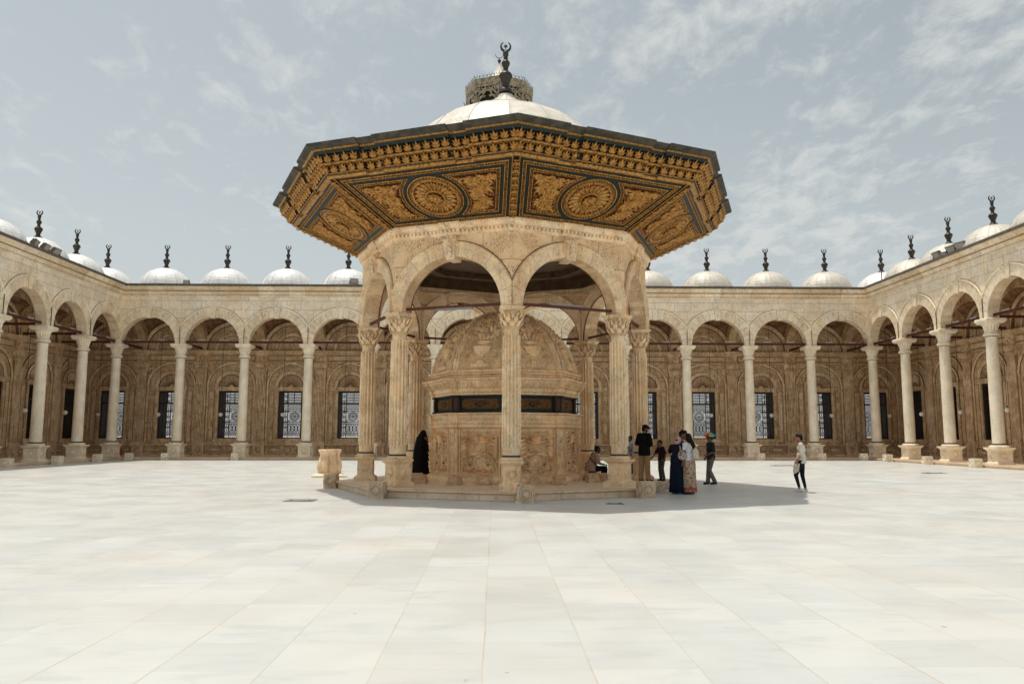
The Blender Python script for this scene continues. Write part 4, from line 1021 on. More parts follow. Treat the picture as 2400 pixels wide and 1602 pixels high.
def relief():
    b = MB(); F = frame((0, -(a8 - .03), 0), (1, 0, 0), (0, 0, 1), (0, -1, 0))
    def lf(x, z, ang, L, W, h=.10, lob=3): b.leaf(F @ Tr(x, z, .0) @ Rz(R(ang)), L, W, h, .6, lob, 0, rnd(.5, .95), 7)
    b.box(-.55, .55, .54, 1.80, 0, .004, F, 0, .2); b.box(-.56, .56, .52, .56, 0, .03, F); b.box(-.56, .56, 1.78, 1.82, 0, .03, F); b.box(-.57, -.54, .52, 1.82, 0, .028, F); b.box(.54, .57, .52, 1.82, 0, .028, F)  # darker plate behind the carving paints in the shade of the relief
    for a in (-75, -55, -38, -22, -8, 8, 22, 38, 55, 75): lf(0, 1.42, a, .30 + .06 * (abs(a) > 50), .08)
    for s in (-1, 1):
        b.tube([F @ V3((s * (.05 + .17 * sin(t * 3.1) * (1.1 - .3 * t)), 1.20 + .34 * t - .1 * sin(3.1 * t), .03)) for t in [k / 12 for k in range(13)]], .022, 5)
        b.tube([F @ V3((s * (.02 + .42 * t), 1.16 - .62 * t * t * .5 - .05 * sin(6 * t), .03)) for t in [k / 10 for k in range(11)]], .025, 5)
        for k in range(8): t = k / 7; lf(s * (.14 + .34 * t), 1.12 - .26 * t * t, -s * (100 + 50 * t), .20, .09); lf(s * (.48 - .05 * t), 1.66 - .58 * t, -s * (150 - 20 * t), .22, .10); lf(s * .50, 1.72 - .12 * k, s * 60, .16, .09)
        for k in range(5): lf(s * (.12 + .09 * k), 1.52 + .03 * k, -s * (70 + 6 * k), .17, .08)
        b.ring(.115, .15, 0, .05, 20, F @ Tr(s * .29, .82, 0)); b.ring(.08, .10, 0, .04, 16, F @ Tr(s * .29, .82, 0)); b.sphere((s * .29, .82, .0), .085, 14, F, 1, sc=(1, 1, .5)); b.tube([F @ V3((s * .29, .82, .03)), F @ V3((s * .29, .82, .10))], .018, 6, mat=2)
        for k in range(8): a = 45 * k; lf(s * .29 + .15 * cos(R(a)), .82 + .15 * sin(R(a)), a - 90, .11, .08, .04, 2)
        for k in range(4): lf(s * (.08 + .11 * k), .60, -s * (80 - 20 * k), .13, .08)
        b.ring(.05, .075, 0, .035, 14, F @ Tr(s * .13, 1.06, 0))
    b.ring(.13, .17, 0, .04, 24, F @ Tr(0, .86, 0) @ Sc(1, 1.25, 1)); b.sphere((0, .86, 0), .125, 16, F, 0, sc=(1, 1.3, .35)); b.sphere((0, 1.24, .02), .045, 10, F)
    for k in range(9): lf(-.16 + k * .04, .60, rnd(-15, 15), .08, .03, .03, 1)
    return b.build('carved_panel', [BAS, ROUGHST, BRONZE], BA)
rp = relief()
for i in range(8):
    o = rp if i == 0 else copy_part(rp, BA); o.rotation_euler = (0, 0, FA[i] + pi / 2)
# painted band with cartouches
b = MB(); ag = a8 - .10
oct_sweep(b, [(ag + .02, 2.335), (ag + .05, 2.34), (ag + .05, 2.39), (ag, 2.40), (ag, 2.80), (ag + .06, 2.81), (ag + .06, 2.85)], [(None, .05), (-.66, .05), (-.66, 0), (.66, 0), (.66, .05), (None, .05)])
BAND = b.build('painted_band', BANDG, BA)
def cartouche():
    b = MB(); F = frame((0, -ag, 2.60), (1, 0, 0), (0, 0, 1), (0, -1, 0)); H = .115; W_ = .46
    out = [(W_ + H * cos(a), H * sin(a)) for a in [R(-90 + 15 * k) for k in range(13)]] + [(-W_ - H * cos(a), -H * sin(a) * -1) for a in [R(90 - 15 * k) for k in range(13)]]
    out = [(W_ + H * cos(R(-90 + 15 * k)), H * sin(R(-90 + 15 * k))) for k in range(13)] + [(-W_ + H * cos(R(90 + 15 * k)), H * sin(R(90 + 15 * k))) for k in range(13)]
    b.prism(out, .0, .012, F, 0); b.tube([F @ V3((x * 1.03, y * 1.18, .012)) for x, y in out], .009, 5, mat=1, closed=True)
    cen = [(.17 * cos(R(20 * k)) * (1.15 if k % 9 in (0,) else 1), .085 * sin(R(20 * k))) for k in range(18)]; b.prism(cen, .012, .017, F, 2)
    for s in (-1, 1):
        for k in range(26):
            x, y = s * rnd(.22, .52), rnd(-.09, .09); b.leaf(F @ Tr(x, y, .012) @ Rz(rnd(0, 6.28)), .06, .03, .02, .4, 1, 1, .5, 3)
    # pen strokes: tall uprights, a long sweep and dots, like the gilt calligraphy of the band
    for k in range(6): x = .13 - .045 * k; b.tube([F @ V3((x, -.03 + .01 * (k % 2), .022)), F @ V3((x + .006, .055 - .012 * (k % 3), .022))], [.007, .004], 4, mat=1)
    b.tube([F @ V3((.14 - .02 * k, -.035 - .018 * sin(k * .42), .022)) for k in range(14)], .007, 4, mat=1)
    b.tube([F @ V3((.05 - .03 * cos(k * .6), .0 + .022 * sin(k * .6), .022)) for k in range(9)], .005, 4, mat=1)
    b.tube([F @ V3((-.09 - .03 * cos(k * .6), .015 + .02 * sin(k * .6), .022)) for k in range(9)], .005, 4, mat=1)
    b.tube([F @ V3((-.12 + .03 * k, .062 + .006 * sin(k), .022)) for k in range(8)], .004, 4, mat=1)
    for k in range(5): b.sphere((.1 - .05 * k, -.07 + .004 * k, .018), .007, 5, F, 1)
    return b.build('inscription_panel', [CARTG, GOLD2, SOOT], BAND)
cp = cartouche()
for i in range(8):
    o = cp if i == 0 else copy_part(cp, BAND); o.rotation_euler = (0, 0, FA[i] + pi / 2)
for i in range(8):
    for q in (-1, 1):
        b = MB(); M = FM(i); b.box(*sorted((q * .70, q * .86)), -(ag + .075), -(ag + .045), 2.41, 2.79, M); b.box(*sorted((q * .73, q * .83)), -(ag + .085), -(ag + .074), 2.45, 2.75, M)
        b.build('corner_pilaster', TRED, BAND)
# stone cornice over the band
b = MB(); stk = [(None, .05), (-.70, .05), (-.70, 0), (.70, 0), (.70, .05), (None, .05)]
oct_sweep(b, [(a8 - .06, 2.855), (a8 - .01, 2.87), (a8 - .01, 2.93), (a8 + .03, 2.95), (a8 + .05, 3.02), (a8 + .05, 3.07), (a8 + .10, 3.09), (a8 + .20, 3.24), (a8 + .22, 3.29), (a8 + .26, 3.30), (a8 + .26, 3.36), (a8 + .0, 3.40), (a8 + .0, 3.46), (a8 + .04, 3.48), (a8 + .04, 3.53), (a8 + .08, 3.55), (a8 + .08, 3.61), (a8 - .1, 3.63)], stk)
for i in range(8):
    for k in range(17):
        x = -.94 + k * .1175; o = .05 if abs(x) > .7 else 0
        b.leaf(FM(i) @ frame((x, -(a8 + .205 + o), 3.25), (1, 0, 0), (0, .5, -.86), (0, -.86, -.5)), .17, .10, .03, .3, 2, 0, rnd(.3, .8), 5)
b.build('cornice', BAS, BA)
# the small stone dome: eight carved panels between ribs
DP = [(2.40, 3.60), (2.37, 3.80), (2.29, 4.08), (2.14, 4.40), (1.94, 4.68), (1.68, 4.95), (1.37, 5.20), (1.0, 5.41), (.55, 5.56), (.25, 5.60), (.02, 5.62)]
b = MB(); oct_sweep(b, [(r * cos(pi / 8) - .05, z) for r, z in DP], tint=.22); BD = b.build('basin_dome', BAS, BA)
def dome_point(x, h):      # h 0..1 along the profile -> frame on face
    L = [0]; 
    for j in range(len(DP) - 1): L.append(L[-1] + math.hypot(DP[j + 1][0] - DP[j][0], DP[j + 1][1] - DP[j][1]))
    d = h * L[-1]; j = max(k for k in range(len(L) - 1) if L[k] <= d + 1e-9); t = (d - L[j]) / (L[j + 1] - L[j])
    r = DP[j][0] * (1 - t) + DP[j + 1][0] * t; z = DP[j][1] * (1 - t) + DP[j + 1][1] * t
    A_ = r * cos(pi / 8) - .05; dz = DP[j + 1][1] - DP[j][1]; dr = (DP[j + 1][0] - DP[j][0]) * cos(pi / 8); u = V3((0, -dr, dz)).normalized(); nrm = V3((1, 0, 0)).cross(u)
    if nrm.y > 0: nrm = -nrm
    return A_, frame((x, -A_, z), (1, 0, 0), u, V3((1, 0, 0)).cross(u))
def dome_panel():
    b = MB()
    for s in (-1, 1):       # rib half next to the corner
        rows = [dome_point(0, k / 24)[0:2] for k in range(24)]; vs = []
        for A_, M in rows:
            o = M.to_translation(); nrm = V3((M[0][2], M[1][2], M[2][2]));
            xc = A_ * T8; wd = min(.20, xc * .8)
            for xx, pr in ((s * xc, .035), (s * (xc - wd * .45), .06), (s * (xc - wd * .5), .035), (s * (xc - wd * .9), .05), (s * (xc - wd), .0)): p = V3((xx, o.y, o.z)) + nrm * pr; vs.append(p)
        fs = [(i * 5 + j, i * 5 + j + 1, (i + 1) * 5 + j + 1, (i + 1) * 5 + j) for i in range(23) for j in range(4)]; b.add(vs, fs)
        for k in range(26):
            h = .02 + k * .033
            if h > .85: break
            A_, M = dome_point(0, h); xc = A_ * T8; M2 = dome_point(s * (xc - .05), h)[1]; b.leaf(M2 @ Tr(0, 0, .035) @ Rz(rnd(-.7, .7)), .12, .07, .025, .3, 2, 0, rnd(.3, .9), 4)
    def at_(x, h): return dome_point(x, h)[1]
    M = at_(0, .04); b.box(-.30, .30, -.05, .06, 0, .05, M); b.box(-.12, .12, .06, .16, 0, .04, M, tp=(0, 0))
    Mv = at_(0, .12); b.lathe([(.11, 0), (.08, .05), (.10, .09), (.22, .16), (.27, .24), (.29, .30), (.33, .31), (.33, .34)], 16, Mv @ Rx(-pi / 2) @ Sc(1, .3, 1) if False else Mv @ frame((0, 0, 0), (1, 0, 0), (0, 0, .3), (0, 1, 0)))
    Mw = at_(0, .245); b.lathe([(.10, 0), (.18, .04), (.22, .09), (.23, .11)], 14, Mw @ frame((0, 0, 0), (1, 0, 0), (0, 0, .3), (0, 1, 0)))
    for s in (-1, 1):
        b.ring(.04, .075, 0, .05, 12, at_(s * .42, .20)); 
        for k in range(9): b.leaf(at_(s * .44, .16) @ Rz(R(180) + rnd(-.6, .6)), .17, .05, .05, .4, 1, 0, rnd(.3, .8), 4)
        b.tube([at_(s * (.0 + .40 * t), .30 + .03 * sin(3 * t)).to_translation() + V3((0, -.04, .02)) for t in [k / 6 for k in range(7)]], .02, 5)
    for k in range(230):
        h = rnd(.30, .80); A_ = dome_point(0, h)[0]; lim = min(A_ * T8 - .22, .50)
        if lim < .04: continue
        x = rnd(-lim, lim) * (1 if h < .6 else .8)
        if random.random() < .45: b.sphere((0, 0, .03), rnd(.03, .055), 8, at_(x, h), 0, sc=(1, 1, .8))
        else: b.leaf(at_(x, h) @ Rz(-x * 2 + rnd(-.6, .6)), rnd(.12, .2), .09, .07, .7, 2, 0, rnd(.45, .95), 5)
    b.tube([at_(0, h).to_translation() + V3((0, -.03, .01)) for h in [.28 + .05 * k for k in range(9)]], .018, 5)
    return b.build('carved_panel', BAS, BD)
dp = dome_panel()
for i in range(8):
    o = dp if i == 0 else copy_part(dp, BD); o.rotation_euler = (0, 0, FA[i] + pi / 2)

# ================================================================ loose stone pieces
def seat(x, y, rz, label, kind=0):
    b = MB(); w_, d_, h_ = .36 * rnd(.95, 1.1), .34, .26
    mold(b, 0, [(.5, 0), (.5, .07), (.49, .09), (.44, .12), (.43, .2), (.43, h_ - .01), (.42, h_)], Sc(w_, d_, 1))
    for v in range(len(b.v)): x_, y_, z_ = b.v[v]; b.v[v] = (x_ + rnd(-.008, .008), y_ + rnd(-.008, .008), z_ + (rnd(-.008, .008) if z_ > .01 else 0))
    tag(b.build('rough_stone_block', ROUGHST, None, None, (x, y, .24)), label, 'stone seat', 'stone seats round the basin').rotation_euler = (0, 0, rz)
for x, y, a, l in ((-1.37, 22.72, -22.5, 'low stone seat at the left corner pilaster of the basin'), (-.56, 22.72, -3, 'low stone seat before the left carved panel, beside the front column'), (.98, 22.72, 3, 'chipped stone seat before the right carved panel'),
                   (1.64, 22.75, 22.5, 'stone seat at the right corner pilaster of the basin'), (2.78, 23.98, 10, 'larger stone seat left of the right front pedestal'), (3.13, 24.45, -20, 'stone seat close behind the right front pedestal'),
                   (-2.42, 23.5, -8, 'stone seat in front of the woman in black'), (-2.62, 24.4, 0, 'stone seat at the feet of the woman in black'), (2.86, 25.15, 0, 'stone seat under the man in the striped shirt')):
    seat(x, y, R(a), l)
for o in sc.collection.objects:
    if o.get('label') == 'stone seat under the man in the striped shirt': o.scale = (1.2, 1.2, .95)
def block(x, y, rz, label, s=.45, h=.46, grp='carved stone blocks along the curb'):
    b = MB(); k = s / 2; mold(b, 0, [(k, 0), (k, .04), (k - .006, .045), (k - .006, h - .02), (k, h - .015), (k, h)])
    for F in FACES4: rosette_face(b, F @ Tr(0, h / 2, k - .006), s * 1.18)
    o = b.build('stone_block', BLK if grp.startswith('carved stone blocks round') else CLM, None, None, (x, y, gz(x, y))); o.rotation_euler = (0, 0, rz); return tag(o, label, 'stone block', grp)
for x, y, a, l in ((-22.9, 37.0, 4, 'pale carved block on the left curb, nearest the left edge of the photo'), (-22.9, 41.2, -3, 'pale carved block on the left curb between the two nearest left columns'), (-22.9, 45.3, 2, 'pale carved block on the left curb next to the corner'), (-22.35, 47.95, 12, 'pale carved block in the left corner of the court'),
                   (-20.2, 48.05, -4, 'pale carved block on the far curb left of the second column'), (-16.0, 48.05, 3, 'pale carved block before a far column pedestal, left of the urn'), (16.2, 48.05, 0, 'pale carved block on the far curb left of the walking youth'), (20.0, 48.05, 3, 'pale carved block on the far curb right of the walking youth'),
                   (22.6, 48.0, -10, 'pale carved block in the right corner of the court'), (22.9, 45.6, 2, 'pale carved block on the right curb next to the corner'), (22.9, 41.4, -4, 'pale carved block on the right curb, second from the right edge'), (22.9, 37.2, 5, 'pale carved block on the right curb, nearest the right edge')):
    block(x, y, R(a), l, .42, .43)
G2 = 'carved stone blocks round the pavilion platform'
for x, y, a, l in ((.55, 19.55, 3, 'tan roundel block at the front corner of the platform'), (-3.32, 20.95, -6, 'tan roundel block at the left front corner of the platform'), (3.85, 21.15, 12, 'tan roundel block at the right front corner of the platform'), (-5.42, 25.15, -3, 'tan roundel block at the far left corner of the platform beside the urn'), (5.62, 24.9, 4, 'tan roundel block behind the woman in the blue dress')):
    block(x, y, R(a), l, .40, .44, G2)
b = MB(); b.box(.36, .40, 19.35, 19.75, .0, .44, None); b.box(.30, .42, 19.33, 19.77, .0, .04, None)
tag(b.build('marble_slab', CLM), 'upright white marble slab leaning on the front corner block', 'slab')
# urn shaped well head
ur = thing('well_head', 'pale lobed stone well head on a square base left of the pavilion', 'well head', (-6.88, 31.83, 0), R(10)); ur.scale = (.86, .86, 1)
b = MB(); n = 64; vs = []; P = [(.50, .10), (.56, .14), (.55, .19), (.53, .22), (.57, .30), (.585, .42), (.55, .58), (.49, .74), (.46, .86), (.47, .93), (.51, .99), (.535, 1.02), (.535, 1.08), (.48, 1.09), (.44, 1.08), (.42, .8)]
for r, z in P:
    for k in range(n):
        a = 2 * pi * k / n; lob = abs(sin(4 * a)); rr = r * (1 - .13 * (1 - lob) ** 4 * (1 if .12 < z < 1.0 else .2)); vs.append((rr * cos(a), rr * sin(a), z))
b.add(vs, [(j * n + k, j * n + (k + 1) % n, (j + 1) * n + (k + 1) % n, (j + 1) * n + k) for j in range(len(P) - 1) for k in range(n)], smooth=True); b.build('bowl', PTR, ur)
b = MB(); mold(b, 0, [(.78, 0), (.78, .07), (.70, .10), (.62, .12), (.56, .14)]); b.build('base_slab', CLM, ur)
# covers in the paving
def cover(x, y, w_, d_, label, h=.012):
    b = MB(); z = gz(x, y); b.box(-w_ / 2, w_ / 2, -d_ / 2, d_ / 2, .002, h); b.box(-w_ / 2 + .05, w_ / 2 - .05, -d_ / 2 + .05, d_ / 2 - .05, h, h + .006)
    for s in (-1, 1): b.box(s * w_ * .3 - .03, s * w_ * .3 + .03, -.05, .05, h + .006, h + .02)
    tag(b.build('drain_cover', COVER, None, None, (x, y, z)), label, 'drain cover')
cover(-5.18, 20.29, .75, .62, 'grey metal drain cover in the sunlit paving left of the pavilion')
cover(2.72, 19.24, .42, .30, 'small dark drain cover in the canopy shadow')
cover(15.13, 41.46, 1.3, .5, 'thin drain cover in the paving beside the walking youth')
cover(18.24, 32.58, .9, .5, 'thin drain cover in the paving at the right')

# ================================================================ clock tower turret behind
CT = thing('clock_tower', 'slim clock tower with fretted octagonal lantern rising behind the pavilion dome', 'tower', (.03, 57.3, 0), R(0))
b = MB(); b.box(-2.0, 2.0, -2.0, 2.0, 0, 20.0); 
for s in ((2.15, 20.0), (2.3, 20.5)): b.box(-s[0], s[0], -s[0], s[0], s[1], s[1] + .5)
b.build('tower_shaft', INT, CT)
TA = 2.34
def oct_t(b, prof, mats=None, steps=None): oct_sweep(b, prof, steps, mats)
b = MB(); oct_prism(b, TA - .2, 21.0, 28.1, 0); LAN = b.build('lantern_shade_core', TURD, CT)  # near-black solid core, painted shade of the hollow behind the fretwork
b = MB()
for i in range(8):
    M = FM(i); hw = TA * T8
    F = M @ frame((0, -TA, 0), (1, 0, 0), (0, 0, 1), (0, -1, 0))
    b.box(-hw, -hw + .13, 24.2, 27.75, -.05, .05, F); b.box(hw - .13, hw, 24.2, 27.75, -.05, .05, F); b.box(-hw, hw, 27.5, 27.75, -.06, .04, F); b.box(-hw, hw, 24.2, 24.6, -.05, .05, F)
    # trefoil fretwork arch
    for r0, r1, cx, cz, a0, a1 in ((.26, .42, 0, 26.85, 0, 180), (.26, .42, -.34, 26.40, 60, 270), (.26, .42, .34, 26.40, -90, 120), (.78, .92, 0, 26.42, 5, 175)):
        b.ring(r0, r1, -.04, .04, 14, F @ Tr(cx, cz, 0), 0, R(a0), R(a1))
    for s in (-1, 1):
        b.box(*sorted((s * .70, s * .86)), 24.6, 26.9, -.04, .04, F); b.ring(.06, .17, -.04, .04, 10, F @ Tr(s * .70, 27.28, 0)); b.box(*sorted((s * .1, s * .16)), 27.2, 27.5, -.03, .03, F)
        b.ring(.12, .2, -.04, .04, 10, F @ Tr(s * .30, 27.45, 0), 0, R(180), R(360))
        b.box(*sorted((s * .42, s * .52)), 24.6, 25.4, -.04, .04, F)
b.build('fretwork', TURR, LAN)
b = MB(); oct_t(b, [(TA, 27.72), (TA + .07, 27.74), (TA + .08, 28.05), (TA + .10, 28.07), (TA + .10, 28.15), (TA - .1, 28.18), (.3, 28.5)])
b.build('cornice', TURR, LAN)
b = MB()
def small_crescent(b, M, r, w_=.022, a=130):
    pts = [(r * sin(R(t)), 0, r - r * cos(R(t))) for t in range(-a, a + 1, 20)]; b.tube(pts, [max(.004, w_ * (1 - (abs(k - len(pts) / 2 + .5) / (len(pts) / 2)) ** 2)) for k in range(len(pts))], 5, M)
for i in range(8):
    hw = (TA + .08) * T8; b = MB()
    for k in range(7):
        x = -hw + .12 + k * (2 * hw - .24) / 6; M = FM(i) @ Tr(x, -(TA + .08), 28.15)
        if k % 2 == 0: b.tube([(0, 0, 0), (0, 0, .12)], .014, 4, M); small_crescent(b, M @ Tr(0, 0, .12), .13)
        else:
            b.tube([(0, 0, 0), (0, 0, .07)], .014, 4, M); b.prism([((.085 if q % 2 == 0 else .035) * cos(pi * q / 6), (.085 if q % 2 == 0 else .035) * sin(pi * q / 6)) for q in range(12)], -.01, .01, M @ Tr(0, 0, .14) @ Rx(pi / 2))
    b.build('cresting', BRONZE, LAN)
for i in range(8):
    a = VA[i]; rr = TA / cos(pi / 8)
    for z, l in ((26.9, .42), (26.0, .3)):
        b = MB(); M = frame((rr * cos(a), rr * sin(a), z), (0, 0, 1), (cos(a), sin(a), 0), (-sin(a) * -1, cos(a) * -1, 0)); b.tube([(rr * cos(a), rr * sin(a), z), ((rr + .12) * cos(a), (rr + .12) * sin(a), z)], .03, 5)
        pts = [((rr + .12 + l * .5 * (1 - cos(R(t)))) * cos(a), (rr + .12 + l * .5 * (1 - cos(R(t)))) * sin(a), z + l * .6 * sin(R(t))) for t in range(-80, 81, 20)]
        b.tube(pts, [.008, .018, .028, .032, .034, .032, .028, .018, .008], 5); b.build('crescent_bracket', BRONZE, LAN)
b = MB(); P = [(1.9, 28.2), (1.05, 28.75), (.62, 29.2), (.38, 29.62), (.24, 29.95), (.14, 30.22), (.10, 30.34)]
b.lathe(P, 8, Rz(pi / 8), smooth=False); cap_ = b.build('cap', LEADC, CT)
b = MB(); b.lathe([(.12, 30.3), (.07, 30.38), (.09, 30.44), (.14, 30.52), (.13, 30.62), (.05, 30.7), (.02, 30.78)], 12); small_crescent(b, Tr(-.0, 0, 30.78), .31, .032, 100); b.build('finial', BRONZE, CT)
# ================================================================ people
SKIN1 = simple('skin_tan', (.36, .17, .09), .5, 0, .35, .2, 14); SKIN2 = simple('skin_brown', (.20, .09, .05), .5, 0, .35, .2, 14); SKIN3 = simple('skin_dark', (.07, .032, .02), .5, 0, .35, .2, 14)
HAIR = simple('black_hair', (.005, .004, .004), .6, 0, .2, .4, 60, None, .8)
def cloth(name, col, dark=None): return simple(name, col, .9, 0, .15, .45, 7, dark or tuple(x * .6 for x in col), .9)
C_SHIRT = cloth('cream_linen', (.66, .60, .52)); C_BLK = cloth('black_cotton', (.007, .007, .008)); C_NAVYT = cloth('near_black_denim', (.012, .014, .022)); C_KHAKI = cloth('khaki_cotton', (.40, .26, .14))
C_WHT = cloth('white_cotton', (.75, .75, .77)); C_GREYP = cloth('grey_olive_trousers', (.15, .14, .115)); C_CHAR = cloth('charcoal_polo', (.022, .024, .03)); C_NAVY = cloth('navy_dress', (.006, .011, .028)); C_NAVYD = cloth('dark_navy_top', (.010, .013, .028))
C_MAR = cloth('maroon_shirt', (.035, .010, .012)); C_GREY = cloth('grey_shirt', (.16, .17, .18)); C_SOCK = cloth('white_sock', (.70, .70, .72)); C_SOLE = cloth('dark_shoe', (.012, .012, .014)); C_BLUE = cloth('light_blue_overshoe', (.16, .36, .52)); C_CREAM = cloth('cream_canvas', (.62, .56, .44)); C_PINK = cloth('pale_pink_scarf', (.60, .38, .36))
def patterned(name, fn):
    m, n = new_mat(name); ob = n('ShaderNodeTexCoord').outputs['Object']; finish(n, fn(n, ob), .9, n.noise(ob, 8, 4), .6, .01, spec=.15); return m
def _floral(n, ob):
    v = n('ShaderNodeTexVoronoi', {'Vector': ob, 'Scale': 17.}, feature='F1'); d = v.outputs['Distance']; c = n('ShaderNodeSeparateColor', {0: v.outputs['Color']}).outputs[0]
    nz = n.noise(ob, 40, 3, .6); dd = n.math('ADD', d, n.math('MULTIPLY', nz, .25))
    fl = n.mix(n.math('GREATER_THAN', c, .45), (.42, .06, .04), (.10, .14, .11)); col = n.mix(n.math('LESS_THAN', dd, .52), (.46, .36, .25), fl)
    col = n.mix(n.math('LESS_THAN', dd, .24), col, (.60, .34, .22)); z = n('ShaderNodeSeparateXYZ', {0: ob}).outputs[2]
    return n.mix(n.math('MULTIPLY', n.math('LESS_THAN', n.math('ABSOLUTE', n.math('SUBTRACT', z, .17)), .025), .8), n.mix(n.math('MULTIPLY', n.math('LESS_THAN', z, .20), .35), col, (.5, .06, .06)), (.45, .05, .06))
FLORAL = patterned('floral_skirt', _floral)
def _stripe(n, ob):
    s = n('ShaderNodeSeparateXYZ', {0: ob}); u = n.math('ADD', s.outputs[2], n.math('MULTIPLY', s.outputs[0], .18)); w = n.math('SINE', n.math('MULTIPLY', u, 135.))
    return n.mix(n.ramp(w, -.25, .25), (.52, .40, .31), (.24, .10, .06))
STRIPE = patterned('striped_cotton', _stripe)
def _camo(n, ob): return n.mix(n.ramp(n.noise(ob, 22, 3, .6), .46, .54), (.02, .02, .018), (.13, .12, .09))
CAMO = patterned('dark_patterned_cloth', _camo)
def _bag(n, ob): return n.mix(n.ramp(n.noise(ob, 16, 3, .6), .47, .53), (.55, .50, .44), (.22, .16, .14))
BAGM = patterned('floral_bag_cloth', _bag)

def rot_to(d):
    d = V3(d).normalized(); return d.to_track_quat('Z', 'Y').to_matrix().to_4x4()
def cap(b, p0, r0, p1, r1, sc=(1, 1), n=14):
    p0, p1 = V3(p0), V3(p1); L = (p1 - p0).length; M = Tr(*p0) @ rot_to(p1 - p0) @ Sc(sc[0], sc[1], 1)
    pr = [(max(r0 * cos(t), 1e-4), r0 * sin(t)) for t in [R(-90 + 18 * k) for k in range(6)]] + [(max(r1 * cos(t), 1e-4), L + r1 * sin(t)) for t in [R(18 * k) for k in range(6)]]
    b.lathe(pr, n, M, cap=False)
def ell(b, c, r, M=None, n=16): b.sphere((0, 0, 0), 1, n, (M or M4.Identity(4)) @ Tr(*c) @ Sc(*r))
def skin_mesh(b, name, mat, parent, voxel=.011, it=3, recolor=None, extra=()):
    me = bpy.data.meshes.new(name); me.from_pydata(b.v, [], b.f); me.update()
    o = bpy.data.objects.new(name, me); sc.collection.objects.link(o)
    m = o.modifiers.new('r', 'REMESH'); m.mode = 'VOXEL'; m.voxel_size = voxel; m.use_smooth_shade = True
    s = o.modifiers.new('s', 'SMOOTH'); s.factor = .5; s.iterations = it
    dg = bpy.context.evaluated_depsgraph_get(); nm = bpy.data.meshes.new_from_object(o.evaluated_get(dg)); bpy.data.objects.remove(o); bpy.data.meshes.remove(me)
    nm.name = name; nm.materials.clear(); nm.materials.append(mat)
    for e in extra: nm.materials.append(e)
    if recolor:
        for p in nm.polygons: p.material_index = recolor(p.center)
    nm.polygons.foreach_set('use_smooth', [True] * len(nm.polygons))
    return link(name, nm, parent)
def hand(b, w, d, nrm, side, curl=.5, grip=False):
    """palm with four unequal fingers and a thumb; w wrist, d direction, nrm palm side"""
    w = V3(w); d = V3(d).normalized(); nrm = V3(nrm); nrm = (nrm - d * nrm.dot(d)).normalized(); lat = d.cross(nrm) * side
    F = frame(w, lat, nrm, d); ell(b, (0, 0, .045), (.040, .015, .05), F)
    for k, (x, L) in enumerate(((-.030, .062), (-.010, .074), (.011, .070), (.030, .054))):
        c = curl * (1.7 if grip else 1) + .06 * k; p0 = V3((x, 0, .082)); p1 = p0 + V3((x * .15, sin(c) * L * .5, cos(c) * L * .5)); p2 = p1 + V3((0, sin(c * 2.3) * L * .5, cos(c * 2.3) * L * .5))
        cap(b, F @ p0, .0095, F @ p1, .009, n=8); cap(b, F @ p1, .009, F @ p2, .0075, n=8)
    t0 = V3((-.035, .005, .025)); t1 = t0 + V3((-.022, .016, .028)); t2 = t1 + V3((.002, .018, .026)); cap(b, F @ t0, .012, F @ t1, .0105, n=8); cap(b, F @ t1, .0105, F @ t2, .0085, n=8)
BASE = dict(pelvis=(0, 0, .95), waist=(0, 0, 1.10), chest=(0, 0, 1.28), neck=(0, 0, 1.47), head=(.025, 0, 1.615), yaw=0, pitch=0,
            sl=(0, .18, 1.415), sr=(0, -.18, 1.415), el=(-.03, .235, 1.14), er=(-.03, -.235, 1.14), wl=(.03, .25, .90), wr=(.03, -.25, .90),
            hl=(0, .09, .93), hr=(0, -.09, .93), kl=(.02, .10, .50), kr=(.02, -.10, .50), al=(-.02, .10, .09), ar=(-.02, -.10, .09), fl=0, fr=0)
